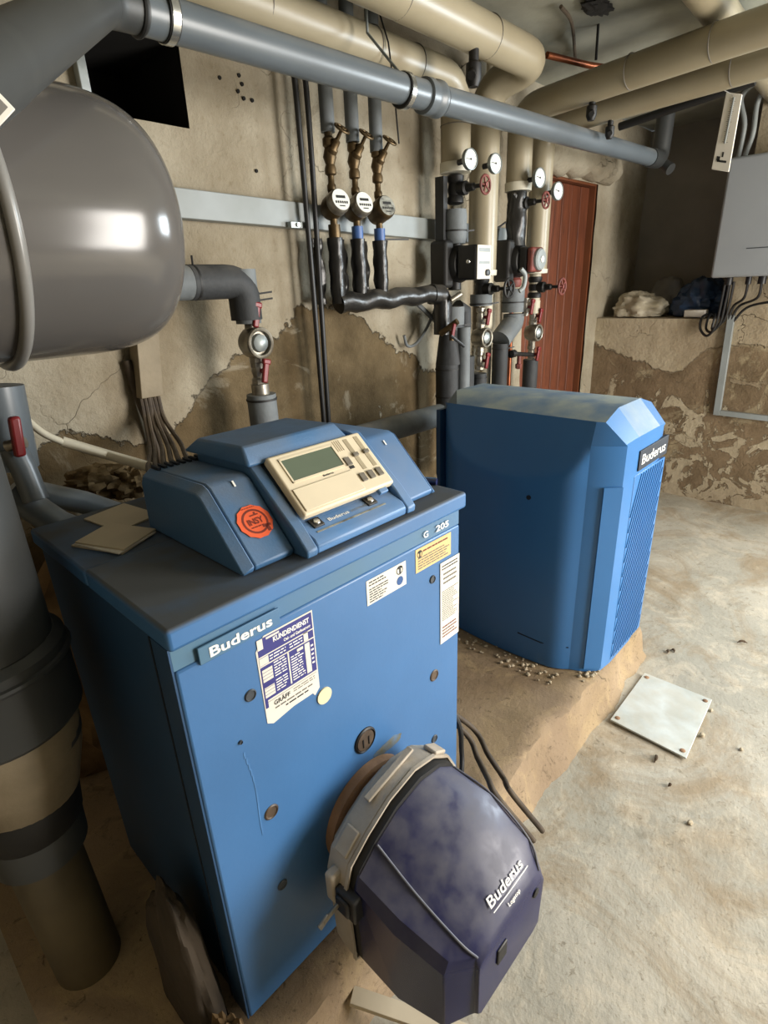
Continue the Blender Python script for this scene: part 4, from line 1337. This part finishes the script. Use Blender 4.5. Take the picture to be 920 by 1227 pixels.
def pump(x, z, label, face):
    t = thing('circulation_pump', label, 'pump', (x, YR, z - 0.08), 'circulation pumps')
    build('volute', MB().lathe([(0.0, -0.045), (0.055, -0.045), (0.068, -0.03), (0.068, 0.03), (0.06, 0.045), (0.0, 0.045)], (x, YR, z), (0, -1, 0), 28).cyl((x, YR, z - 0.095), (x, YR, z + 0.095), 0.026, n=16), m_iron, t, bevel=0.003)
    build('insulation_shell', MB().box((x - 0.085, YR - 0.02, z - 0.085), (x - 0.03, YR + 0.06, z + 0.085)), m_rubber, t, bevel=0.012)
    if face == 'label':
        build('motor', MB().box((x - 0.050, 0.735, z - 0.06), (x + 0.050, YR - 0.045, z + 0.062)), m_black, t, bevel=0.008)
        f = build('label_plate', MB().box((x - 0.046, 0.731, z - 0.058), (x + 0.044, 0.735, z + 0.060)), m_paper, t, bevel=0.001, label='white pump label with a small dark knob')
        build('print', MB().box((x - 0.036, 0.7302, z + 0.036), (x + 0.036, 0.731, z + 0.050)).box((x - 0.036, 0.7302, z - 0.005), (x + 0.036, 0.731, z + 0.004)), m_duct, f)
        build('knob', MB().lathe([(0.012, 0), (0.012, 0.008), (0.008, 0.01), (0, 0.01)], (x + 0.018, 0.731, z - 0.036), (0, -1, 0), 16), m_greycap, f)
        build('glint_cap', MB().lathe([(0.009, 0), (0.007, 0.004), (0, 0.005)], (x - 0.050, 0.77, z + 0.005), (-1, 0, 0), 12), m_chrome, t)
    else:
        build('motor', MB().box((x - 0.048, 0.785, z - 0.052), (x + 0.048, YR - 0.045, z + 0.052)), m_black, t, bevel=0.008)
        build('face_ring', MB().box((x - 0.048, 0.755, z - 0.050), (x + 0.048, 0.7845, z + 0.050)), m_rusty_red, t, bevel=0.01, label='red pump face')
        k = build('speed_dial', MB().lathe([(0.044, 0), (0.044, 0.010), (0.038, 0.016), (0, 0.016)], (x + 0.004, 0.7548, z), (0, -1, 0), 28), m_duct, t, label='grey round dial')
        build('button', MB().lathe([(0.013, 0), (0.013, 0.004), (0, 0.005)], (x + 0.004, 0.7388, z), (0, -1, 0), 16), m_white, k)
    return t


zp1, zp2 = 1.358, 1.371
pump(x1, zp1, 'black circulation pump with a white label below the first riser', 'label')
pump(x3, zp2, 'black and red circulation pump with a grey dial below the third riser', 'dial')
F = thing('wrapped_sleeve', 'black foil wrapped sleeve between the third riser and the red faced pump', 'insulation', (x3, YR, zp2 + 0.09), 'foam pipe sleeves')
zt = zb3 - 0.002
build('sleeve', MB().tube([(x3 - 0.004, YR, zt - (zt - zp2 - 0.06) * i / 14) for i in range(15)], [0.044 + 0.0015 * math.sin(i * 0.9) for i in range(15)], 18, jit=0.1, seed=2), m_foil, F)
build('flap', MB().tube([(x3 - 0.055, YR - 0.01, zt - 0.008), (x3 - 0.035, YR - 0.01, zt - 0.02)], [0.006, 0.02], 8), m_foil, F)
solo('thin_cable', MB().tube(smooth_path([(2.03, 0.93, 1.516), (2.07, 0.90, 1.507 - 0.005), (2.12, 0.885, 1.525)], 6), 0.004, 8), m_cable, 'thin black cable looping from the third riser to the pale one', 'cable')

# below first pump: long dark insulated pipe down to the boiler header
L = thing('lagged_downpipe', 'dark lagged pipe dropping from the black pump behind the tank', 'insulation', (x1, YR, 0.5), 'foam pipe sleeves')
zl0 = 1.191
build('upper_sleeve', MB().tube([(x1 - 0.01, YR, zl0 + 0.01), (x1 - 0.01, YR, 1.098)], 0.046, 18), m_ins, L)
build('middle_sleeve', MB().tube([(x1 - 0.035, YR, 1.113), (x1 - 0.035, YR, 0.979)], [0.038, 0.056], 18), m_ins_dk, L)
build('lower_sleeve', MB().tube([(x1 - 0.045, YR, 0.979), (x1 - 0.045, YR, 0.5)], 0.050, 18), m_ins_dk, L)
build('front_sleeve', MB().tube([(x1 - 0.005, YR - 0.05, 1.123), (x1 - 0.005, YR - 0.05, 0.5)], 0.028, 18), m_ins, L)
ties(L, x1 - 0.01, YR, [1.129], 0.047)
ties(L, x1 - 0.045, YR, [0.960, 0.848], 0.051, False)
dv_ = thing('drain_cock', 'brass drain cock with a red handle on the lagged downpipe', 'valve', (1.617, 0.800, 1.122))
build('body', MB().cyl((1.618, 0.850, 1.105), (1.633, 0.780, 1.152), 0.012, n=12).cyl((1.623, 0.800, 1.118), (1.623, 0.800, 1.081), 0.010, n=10), m_brass, dv_)
build('handle', MB().obox((1.600, 0.775, 1.121), (0.3, 0, 1), (1, 0, -0.3), (0, 1, 0), 0.05, 0.016, 0.01), m_red, dv_, bevel=0.003)
build('lever', MB().tube([(1.577, 0.770, 1.104), (1.637, 0.750, 1.059)], 0.006, 8), m_black, dv_)
st = thing('pipe_stub', 'dark stub pipe leaving the lagged downpipe towards the second riser', 'pipe', (1.803, 0.870, 1.140))
build('stub', MB().tube([(1.796, 0.900, 1.196), (1.844, 0.900, 1.181), (1.846, 0.900, 1.103)], 0.030, 14), m_ins_dk, st)
build('nozzle', MB().cyl((1.643, 0.820, 1.228), (1.681, 0.800, 1.250), 0.010, n=12), m_nickel, st)

# riser 2 lower part
zz = lambda a: a
s2 = thing('foam_sleeve', 'short grey foam collar below the black handwheel of the second riser', 'insulation', (x2, YR, 1.1), 'foam pipe sleeves')
a, b = 1.241, 1.195
build('sleeve', MB().cyl((x2, YR, a), (x2, YR, b), 0.047, n=20), m_ins, s2)
ties(s2, x2, YR, [(a + b) / 2 - 0.015], 0.048)
ball_valve(x2, YR, 1.149, 'upper red handled ball valve under the second riser')
eye_fitting(x2, YR, 1.064, 'round check fitting under the second riser, nearest the black pump', 0.042)
ball_valve(x2, YR, 0.967, 'lower red handled ball valve under the second riser')
s2 = thing('foam_sleeve', 'grey foam sleeve disappearing behind the tank below the second riser', 'insulation', (x2, YR, 0.5), 'foam pipe sleeves')
build('sleeve', MB().cyl((x2, YR, 0.911), (x2, YR, 0.5), 0.032, n=20).cyl((x2 - 0.075, YR + 0.02, 0.992), (x2 - 0.075, YR + 0.02, 0.5), 0.036, n=20), m_ins_dk, s2)
ties(s2, x2, YR, [0.893, 0.853], 0.033, False)

# riser 3 lower part: pump outlet, elbow sleeves
s3 = thing('foam_elbow', 'grey foam elbow leading left and down below the red faced pump', 'insulation', (x3, YR, 0.5), 'foam pipe sleeves')
build('pump_union', MB().lathe([(0.028, 0.0), (0.034, 0.01), (0.034, 0.03), (0.026, 0.04), (0.026, 0.06)], (x3, YR, 1.262), Z_, 16), m_rusty_red, s3)
build('upper_sleeve', MB().cyl((x3, YR, 1.255), (x3, YR, 1.155), 0.050, n=20), m_ins, s3)
p_ = [V((x3 + 0.01, YR, 1.147)), V((x3 + 0.01, YR, 1.110)), V((x3 - 0.10, YR, 1.039))]
build('elbow_sleeve', MB().tube(fillet(p_, 0.03, 5), 0.048, 20), m_ins, s3)
build('lower_sleeve', MB().cyl((x3 - 0.095, YR, 1.024), (x3 - 0.095, YR, 0.5), 0.036, n=20), m_ins_dk, s3)
ties(s3, x3, YR, [1.198], 0.051)
ties(s3, x3 - 0.095, YR, [1.002], 0.037)
ball_valve(x3 + 0.035, YR - 0.045, 1.175, 'red handled ball valve beside the foam elbow of the third riser', 0.013)
lv = solo('grey_lever', MB().tube(smooth_path([(2.103, 0.790, 1.336), (2.124, 0.780, 1.309), (2.115, 0.780, 1.262), (2.098, 0.790, 1.246)], 5), 0.010, 10), m_duct, 'grey lever below the dial of the red faced pump', 'lever')

# riser 4 lower part
t4 = thing('lower_riser', 'pale pipe below the fourth beige riser', 'pipe', (x4, YR, 0.9), 'pipes below the fourth riser')
build('pipe', MB().cyl((x4, YR, zb4), (x4, YR, 1.174), 0.027, n=16).cyl((x4, YR, 1.197), (x4, YR, 1.139), 0.03, n=16), m_pale, t4)
ball_valve(x4, YR, 1.127, 'upper red handled ball valve under the fourth riser')
eye_fitting(x4, YR, 1.049, 'round check fitting under the fourth riser, in front of the door', 0.040)
ball_valve(x4, YR, 0.948, 'lower red handled ball valve under the fourth riser')
s4 = thing('foam_sleeve', 'dark foam sleeve dropping behind the tank below the fourth riser', 'insulation', (x4, YR, 0.5), 'foam pipe sleeves')
build('sleeve', MB().cyl((x4, YR, 0.921), (x4, YR, 0.5), 0.037, n=20), m_ins_dk, s4)
solo('copper_riser', MB().cyl((x4 - 0.085, 0.94, 1.255), (x4 - 0.085, 0.94, 0.4), 0.011, n=12), m_copper, 'thin copper riser beside the door edge', 'pipe')
dc = thing('drain_cock', 'small dark drain cock in front of the copper riser', 'valve', (2.228, 0.850, 0.956))
build('body', MB().cyl((2.118, 0.830, 0.977), (2.390, 0.860, 0.942), 0.010, n=12).lathe([(0.0, -0.02), (0.018, -0.015), (0.018, 0.015), (0, 0.02)], (2.133, 0.830, 0.975), X_, 12), m_iron, dc)
build('outlet', MB().cyl((2.219, 0.845, 0.957), (2.218, 0.845, 0.895), 0.010, n=10).cyl((2.215, 0.845, 0.919), (2.217, 0.845, 0.899), 0.015, n=6), m_rusty_red, dc)

# return pipe lagging seen behind the low boiler, and loop of grey hose on the wall
solo('lagged_return', MB().tube(fillet([(0.638, 0.800, 0.773), (1.071, 0.800, 0.803), (1.547, 0.800, 0.800)], 0.05, 6), 0.044, 20), m_ins, 'thick grey lagged return pipe lying behind the control unit', 'pipe')
solo('grey_hose', MB().tube(smooth_path([(1.689, 0.930, 1.202), (1.647, 0.950, 1.117), (1.594, 0.960, 1.066), (1.547, 0.965, 1.063), (1.529, 0.965, 1.104)], 6), 0.006, 8), m_ins, 'thin grey hose looped on the wall under the wrapped manifold', 'hose')
solo('slanted_stay', MB().tube([(1.575, 0.940, 1.226), (1.670, 0.920, 1.152)], 0.010, 8), m_ins, 'short slanted stay pipe under the wrapped manifold', 'pipe')

# fitting chain under the vessel
YV = 0.84
vx, vz_ = 0.727, 1.316
E_ = thing('foam_elbow', 'grey foam elbow leaving the vessel dome and turning down', 'insulation', (vx, YV, vz_ - 0.1), 'foam pipe sleeves')
build('sleeve', MB().cyl((0.38, YV, vz_), (0.575, YV, vz_), 0.042, n=20), m_ins, E_)
build('elbow', MB().tube(fillet([(0.56, YV, vz_), (vx - 0.005, YV, vz_), (vx - 0.005, YV, vz_ - 0.10)], 0.05, 6), 0.043, 20), m_ins_dk, E_)
build('drop_sleeve', MB().cyl((vx, YV, vz_ + 0.03), (vx, YV, 1.206), 0.035, n=20), m_ins, E_)
ties(E_, vx, YV, [1.284, 1.267], 0.037)
for x in (0.50, 0.575):
    build('cable_tie', MB().lathe([(0.042, -0.003), (0.0435, -0.003), (0.0435, 0.003), (0.042, 0.003)], (x, YV, vz_), X_, 20).cyl((x, YV - 0.01, vz_ + 0.042), (x - 0.005, YV - 0.02, vz_ + 0.062), 0.0025, n=6), m_rubber, E_)
ball_valve(vx + 0.004, YV, 1.228, 'upper red handled ball valve beside the vessel', 0.015)
eye_fitting(vx + 0.008, YV, 1.153, 'round check fitting beside the vessel', 0.043)
ball_valve(vx + 0.010, YV, 1.075, 'lower red handled ball valve beside the vessel', 0.018)
E_ = thing('foam_sleeve', 'grey foam sleeve rising behind the control unit', 'insulation', (vx, YV, 0.7), 'foam pipe sleeves')
zs = 1.006
build('sleeve', MB().cyl((vx + 0.012, YV, zs), (vx + 0.012, YV, 0.7), 0.043, n=20), m_ins, E_)
build('collar', MB().cyl((vx + 0.012, YV, zs - 0.008), (vx + 0.012, YV, zs + 0.03), 0.026, n=14), m_nickel, E_)
ties(E_, vx + 0.012, YV, [zs - 0.015], 0.044, False)

# cable duct and hanging cables behind the control unit
D_ = thing('cable_duct', 'short upright cream cable duct on the wall below the vessel', 'trunking', (0.450, 0.960, 1.031))
ca, cb = V((0.476, 0.965, 1.196)), V((0.457, 0.965, 1.032))
dd = (ca - cb).normalized()
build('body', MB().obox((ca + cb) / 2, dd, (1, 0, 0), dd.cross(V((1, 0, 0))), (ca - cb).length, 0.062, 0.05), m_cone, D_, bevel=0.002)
for k in range(6):
    s = V((0.022 * (k - 2.5) * 0.4, 0, 0))
    solo('duct_cable', MB().tube(smooth_path([cb + s + V((0, -0.005 * (k % 3), 0.01)), V((0.446, 0.930, 0.968)) + s * 1.2 + V((0, 0, 0.006 * (k % 2))), V((0.400, 0.800, 0.928)) + s * (1.7 + 0.3 * (k % 2)), V((0.270, 0.500, 0.961)) + s * 2.0, (0.215 + 0.012 * k, 0.312, 1.015)], 6), 0.0062, 8), m_cable_dust,
         ('leftmost', 'second from the left', 'third from the left', 'fourth from the left', 'fifth from the left', 'rightmost')[k] + ' of the dusty brown cables hanging from the cream duct', 'cable', 'cables from the cream duct')
solo('wall_cable', MB().tube([(0.426, 0.985, 1.131), (0.434, 0.980, 1.034), (0.455, 0.970, 0.901), (0.456, 0.950, 0.792)], 0.012, 10), m_cable_dust, 'thick brown cable running down the wall just left of the cream duct', 'cable')
solo('angle_strip', MB().box((0.454 - 0.012, 0.965, 1.66), (0.454 + 0.010, 0.99, 2.10)), m_galv, 'upright grey metal strip beside the square hole', 'strip', bevel=0.002)

# ------------------------------------------------------------------ left foreground drain stack
P_ = thing('soil_stack', 'big dark grey drain stack with sockets at the left edge beside the boiler', 'pipe', (-0.15, 0.33, 0.0))
px_, py_ = -0.145, 0.33
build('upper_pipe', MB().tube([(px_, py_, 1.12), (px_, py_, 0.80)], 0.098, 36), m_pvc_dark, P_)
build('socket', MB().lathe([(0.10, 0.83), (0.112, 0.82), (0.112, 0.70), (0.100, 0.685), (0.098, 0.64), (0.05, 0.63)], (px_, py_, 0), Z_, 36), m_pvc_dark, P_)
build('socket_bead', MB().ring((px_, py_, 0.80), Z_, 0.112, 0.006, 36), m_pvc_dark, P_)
build('cone', MB().lathe([(0.103, 0.695), (0.106, 0.69), (0.098, 0.62), (0.078, 0.545), (0.07, 0.54)], (px_ - 0.004, py_, 0), Z_, 36), m_cone, P_, label='dusty cream reducing cone, shade put into its colour')
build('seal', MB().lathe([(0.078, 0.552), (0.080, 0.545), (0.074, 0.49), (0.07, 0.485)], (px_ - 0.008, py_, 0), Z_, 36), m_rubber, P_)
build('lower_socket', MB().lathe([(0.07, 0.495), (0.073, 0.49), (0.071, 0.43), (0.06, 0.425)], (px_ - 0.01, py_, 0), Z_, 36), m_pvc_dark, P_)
build('lower_pipe', MB().tube([(px_ - 0.012, py_, 0.44), (px_ + 0.0, py_ - 0.0, 0.0)], 0.056, 30), m_shadepipe, P_, label='dusty beige lower pipe, shade put into its colour')
# light grey pipes between stack and boiler
t = thing('grey_downpipe', 'light grey pipe with a red cock rising behind the drain stack', 'pipe', (0.013, 0.600, 1.008))
build('pipe', MB().tube([(0.034, 0.620, 1.151), (0.030, 0.620, 1.095), (0.023, 0.620, 1.002)], 0.045, 20), m_pvc, t)
build('spigot', MB().tube([(0.024, 0.580, 1.048), (0.032, 0.580, 1.007), (0.033, 0.560, 0.946)], 0.022, 16), m_pvc, t)
build('cock', MB().cyl((0.012, 0.560, 1.054), (0.037, 0.540, 1.059), 0.010, n=10), m_nickel, t)
build('cock_handle', MB().obox((0.027, 0.540, 1.071), (0.1, 0, 1), (1, 0, 0), (0, 1, 0), 0.07, 0.018, 0.018), m_red, t, bevel=0.005)
solo('grey_plastic_pipe', MB().tube([(0.006, 0.620, 0.960), (0.067, 0.600, 0.877), (0.165, 0.560, 0.793)], 0.028, 18), m_pvc, 'light grey pipe sloping down behind the rear edge of the boiler, nearer one', 'pipe', 'grey pipes behind the boiler')
solo('grey_plastic_pipe', MB().tube([(0.074, 0.750, 0.909), (0.163, 0.740, 0.861), (0.273, 0.720, 0.782)], 0.026, 18), m_pvc, 'light grey pipe behind the rear edge of the boiler, close to the wall', 'pipe', 'grey pipes behind the boiler')
for k, (p, r, lb_) in enumerate((((0.239, 0.850, 0.865), (0.075, 0.05, 0.04), 'crumpled brown wad of insulation behind the boiler'), ((0.308, 0.820, 0.852), (0.055, 0.05, 0.035), 'pale crumpled lump beside the brown insulation wad'))):
    solo('insulation_wad', MB().blob(p, r, k + 1, 0.45, 2.5, 36, 22), m_wool, lb_, 'insulation', loc=(p[0], p[1], p[2] - r[2]))
solo('masonry_stub', MB().blob((0.28, 0.82, 0.38), (0.35, 0.12, 0.40), 5, 0.15, 3, 30, 20, flat=0.121), m_stone, 'rough brown masonry stub behind the boiler', 'masonry')
# things in the dark to the left of the boiler
solo('crumpled_sheet', MB().blob((-0.045, 0.12, 0.14), (0.034, 0.10, 0.27), 8, 0.16, 1.1, 40, 30, flat=0.121), m_sheet, 'dirty crumpled sheet leaning in the dark against the boiler side', 'sheet')
solo('brick_rubble', MB().blob((-0.052, -0.02, 0.155), (0.032, 0.045, 0.07), 4, 0.35, 3, 24, 16, flat=0.112), m_stone, 'brown lump of rubble on the plinth at the boiler corner', 'rubble')

# ------------------------------------------------------------------ inverter corner
I = thing('inverter', 'flat grey wall mounted inverter at the right edge', 'inverter', (3.30, 0.0, 1.26))
c0 = (0.345, 1.262)
build('cover', MB().box((3.235, -0.32, 1.262), (3.262, 0.342, 1.80)), m_inv, I, bevel=0.03, seg=6)
build('housing', MB().box((3.262, -0.30, 1.275), (3.385, 0.32, 1.785)), m_inv_side, I, bevel=0.01)
build('rail', MB().box((3.385, -0.2, 1.35), (3.405, 0.25, 1.40)).box((3.385, -0.2, 1.65), (3.405, 0.25, 1.70)), m_galv, I)
build('trim_line', MB().box((3.2335, -0.02, 1.390), (3.2352, 0.20, 1.390 + 0.004)), m_greycap, I)
for k, y in enumerate((0.27, 0.18, 0.12, 0.05, -0.03)):
    build('cable_gland', MB().cyl((3.31, y, 1.276), (3.31, y, 1.225), 0.014 if k % 2 else 0.019, n=12), m_black, I)
CG = 'black cables under the inverter'
lb5 = ['outermost of the black cable loops hanging below the inverter', 'middle black cable loop hanging below the inverter', 'innermost black cable loop hanging below the inverter']
for k in range(3):
    y0 = 0.285 - 0.02 * k
    solo('cable_loop', MB().tube(smooth_path([(3.31, y0, 1.24), (3.318, y0 + 0.004, 1.15), (3.33, y0 + 0.015, 1.02 + 0.02 * k), (3.35, y0 + 0.055, 0.965 + 0.022 * k), (3.37, y0 + 0.10 - 0.01 * k, 1.0), (3.385, y0 + 0.105 - 0.012 * k, 1.055), (3.42, y0 + 0.09, 1.075)], 8), 0.0065, 8), m_cable, lb5[k], 'cable', CG)
tt = V((3.395, 0.247, 1.056))
lb5 = ['black cable from the inverter into the trunking, left one', 'black cable from the inverter into the trunking, middle one', 'black cable from the inverter into the trunking, right slanting one']
for k, y in enumerate((0.18, 0.12, -0.03)):
    solo('trunking_cable', MB().tube(smooth_path([(3.31, y, 1.24), (3.33, y + 0.01, 1.16), (3.375, tt.y + 0.012 - 0.012 * k + (y - tt.y) * 0.25, tt.z + 0.06), (3.39, tt.y + 0.012 - 0.012 * k, tt.z - 0.02)], 8), 0.0065, 8), m_cable, lb5[k], 'cable', CG)
tb_ = V((3.395, 0.232, 0.543))
te = V((3.395, -0.038, 0.538))
CT = thing('wall_trunking', 'pale L shaped cable trunking on the damp wall under the inverter', 'trunking', (3.395, tt.y, tb_.z))
build('upright', MB().obox((tt + tb_) / 2, tt - tb_, (0, 1, 0), (1, 0, 0), (tt - tb_).length + 0.03, 0.034, 0.026), m_duct, CT, bevel=0.002)
te2 = tb_ + (te - tb_) * 3
build('horizontal', MB().obox((tb_ + te2) / 2 + V((0, -0.017, 0)), te2 - tb_, (te2 - tb_).cross(V((1, 0, 0))), (1, 0, 0), (te2 - tb_).length, 0.030, 0.024), m_duct, CT, bevel=0.002)
# on the ledge
sk = solo('white_sack', MB().blob((3.56, 0.80, 1.10), (0.12, 0.15, 0.095), 11, 0.26, 1.6, 56, 36, flat=1.056), m_sack, 'lumpy dirty white sack on the ledge', 'sack')
solo('blue_plastic_bag', MB().blob((3.63, 0.47, 1.13), (0.13, 0.15, 0.13), 21, 0.30, 1.4, 60, 40, flat=1.056), m_bag, 'crumpled dark blue plastic bag on the ledge beside the white sack', 'bag')
solo('grey_plastic_bag', MB().blob((3.80, 0.72, 1.15), (0.085, 0.12, 0.12), 31, 0.25, 1.5, 44, 30, flat=1.056), m_bag2, 'greyish film bag behind the white sack', 'bag')
bxp = V((3.450, 0.446, 1.088))
solo('small_white_box', MB().box((3.435, bxp.y - 0.055, 1.056), (3.50, bxp.y + 0.055, 1.095)), m_paper, 'small flat white box on the edge of the ledge', 'box', bevel=0.004)
# hanging thermometer strip
H = thing('wall_thermometer', 'white thermometer strip hanging on a string from the beige pipe', 'thermometer', (2.400, 0.155, 1.641))
hu = (V((2.400, 0.135, 1.636)) - V((2.400, 0.176, 1.647)))
ha, hb_, hc, hd_ = V((2.400, 0.176, 1.647)), V((2.400, 0.115, 1.630)), V((2.400, 0.113, 1.868)), V((2.400, 0.166, 1.886))
hn = (hb_ - ha).cross(hd_ - ha).normalized()
if hn.x > 0:
    hn = -hn
build('board', MB().loft([[ha, hb_, hc, hd_], [p - hn * 0.007 for p in (ha, hb_, hc, hd_)]]), m_paper, H, bevel=0.002)
hp_ = lambda a, b: ha.lerp(hb_, a).lerp(hd_.lerp(hc, a), b)
hu, hv = (hb_ - ha).normalized(), (hd_ - ha).normalized()
build('tube', MB().tube([hp_(0.50, 0.36) + hn * 0.002, hp_(0.56, 0.95) + hn * 0.002], 0.0028, 8), m_duct, H)
gm = MB()
for k in range(22):
    gm.obox(hp_(0.5, 0.38 + k * 0.026) + hn * 0.0006, hu, hv, hn, 0.014 if k % 5 else 0.02, 0.0012, 0.0006)
build('graduation', gm, m_grey_ink, H)
bm = MB()
bm.obox(hp_(0.5, 0.215) + hn * 0.0006, hu, hv, hn, 0.006, 0.016, 0.0006)
bm.obox(hp_(0.5, 0.125) + hn * 0.0006, hu, hv, hn, 0.034, 0.007, 0.0006)
bm.obox(hp_(0.28, 0.155) + hn * 0.0006, hu, hv, hn, 0.012, 0.014, 0.0006)
build('printed_mark', bm, m_ink, H)
build('string', MB().tube([hp_(0.5, 0.97) + hn * 0.001, V((2.31, 0.16, 1.88)), V((2.305, 0.16, 1.87))][:2], 0.0015, 6), m_grey_ink, H)
for k, (a, b, c, d) in enumerate(((((3.300, 0.308, 2.100)), ((3.300, 0.351, 2.051)), ((3.300, 0.317, 1.937)), ((3.330, 0.329, 1.805))), (((3.300, 0.260, 2.074)), ((3.300, 0.279, 2.013)), ((3.300, 0.275, 1.896)), ((3.330, 0.299, 1.818))))):
    solo('grey_conduit', MB().tube(smooth_path([a, b, c, d, (d[0] + 0.03, d[1] + 0.01, 1.78)], 8), 0.011, 10), m_duct, ('left' if k == 0 else 'right') + ' of the two bent grey conduits above the inverter', 'conduit', 'bent conduits above the inverter')
# ------------------------------------------------------------------ floor things
pp = [V(p) for p in ((1.522, -0.112, 0.010), (1.524, -0.323, 0.010), (1.217, -0.338, 0.010), (1.227, -0.115, 0.010))]
PL = thing('metal_plate', 'pale square metal cover plate lying on the floor', 'plate', tuple((pp[0] + pp[2]) / 2 - V((0, 0, 0.006)))) 
build('sheet', MB().prism([p + V((0, 0, -0.006)) for p in pp], (0, 0, 0.006)), m_plate, PL, bevel=0.0012)
cc = sum(pp, V((0, 0, 0))) / 4
for p in pp:
    q = p.lerp(cc, 0.14)
    build('screw', MB().lathe([(0.0075, 0), (0.0075, 0.0015), (0.005, 0.003), (0, 0.003)], q, Z_, 14), m_rust, PL)
for k, (p, r) in enumerate((((1.346, -0.344, 0.006), 0.009), ((1.478, -0.333, 0.006), 0.007), ((1.011, -0.410, 0.006), 0.008), ((1.360, -0.444, 0.006), 0.006), ((1.344, -0.042, 0.006), 0.007), ((1.245, -0.037, 0.006), 0.006))):
    solo('pebble', MB().blob((p[0], p[1], r * 0.55), (r, r * 0.8, r * 0.6), k, 0.3, 2, 14, 9), m_pebble,
         ('pale pebble beside the right edge of the metal plate', 'pale pebble at the far right corner of the metal plate', 'lone pale pebble on the open floor in front of the metal plate', 'greyish pebble on the floor near the right edge of the photo',
          'pebble at the plinth foot, behind the metal plate', 'pebble at the plinth foot, left of the metal plate')[k], 'pebble', 'pebbles on the floor')
DL = ('curled brown leaf scrap in front of the metal plate', 'small dark leaf scrap on the floor behind the metal plate', 'second dark leaf scrap behind the metal plate', 'dry twig on the floor towards the right wall', 'dark crumb on the floor in front of the metal plate')
for k, (p, l_, a) in enumerate((((1.165, -0.272, 0.004), 0.03, 0.2), ((1.702, -0.128, 0.004), 0.016, 0.5), ((1.720, -0.142, 0.004), 0.016, 1.0), ((1.934, -0.317, 0.004), 0.035, 2.2), ((1.094, -0.332, 0.004), 0.01, 0.0))):
    d = V((math.cos(a), math.sin(a), 0))
    p = V(p)
    solo('leaf_scrap', MB().tube(smooth_path([p - d * l_ / 2, p + V((0, 0, 0.006)) + d.cross(V((0, 0, 1))) * 0.003, p + d * l_ / 2], 4), [0.0018] * 2 + [0.004] * 5 + [0.0018] * 2, 6), m_debris, DL[k], 'debris', 'debris on the floor')
BC = 'two dark hoses beside the boiler'
solo('burner_hose', MB().tube(smooth_path([(0.62, 0.22, 0.46), (0.630, 0.14, 0.36), (0.745, 0.070, 0.205), (0.715, 0.000, 0.181), (0.700, -0.055, 0.155), (0.657, -0.100, 0.179), (0.735, -0.15, 0.02)], 8), 0.0070, 10), m_cable_dust, 'right of the two dark hoses dropping beside the boiler to the floor', 'hose', BC)
solo('burner_hose', MB().tube(smooth_path([(0.612, 0.19, 0.44), (0.617, 0.12, 0.36), (0.690, 0.050, 0.235), (0.666, 0.000, 0.210), (0.618, -0.060, 0.227), (0.598, -0.100, 0.214), (0.69, -0.15, 0.03)], 8), 0.0070, 10), m_cable_dust, 'left of the two dark hoses dropping beside the boiler', 'hose', BC)
solo('wall_side_hose', MB().tube(smooth_path([(0.612, 0.16, 0.44), (0.612, 0.03, 0.36), (0.627, 0.020, 0.248), (0.60, 0.0, 0.20)], 6), 0.006, 8), m_rubber, 'thin dark cable close along the right boiler edge', 'cable')
solo('loose_board', MB().obox((0.215, -0.165, 0.055), (0.5, -0.86, -0.15), (0.86, 0.5, 0), (0.0, -0.15, 1), 0.22, 0.030, 0.012), m_paper2, 'pale narrow board leaning on the floor under the burner', 'board', bevel=0.001)
gravel = MB()
for k in range(90):
    f = random.random()
    x = 1.19 - random.random() * 0.07
    y = 0.03 + f * 0.42
    if k < 25:
        x, y = 1.2 + random.random() * 0.1, -0.03 + random.random() * 0.03
        if x > 1.24:
            y -= 0.01
    r = 0.003 + random.random() * 0.004
    gravel.blob((x, y, 0.121 + r * 0.3), (r, r, r * 0.7), k, 0.3, 2, 6, 4)
g = build('crumbs', gravel, m_pebble, None, 'pale mortar crumbs scattered on the plinth along the tank foot', loc=(1.2, 0.1, 0.12))
g['kind'] = 'stuff'
g['category'] = 'crumbs'
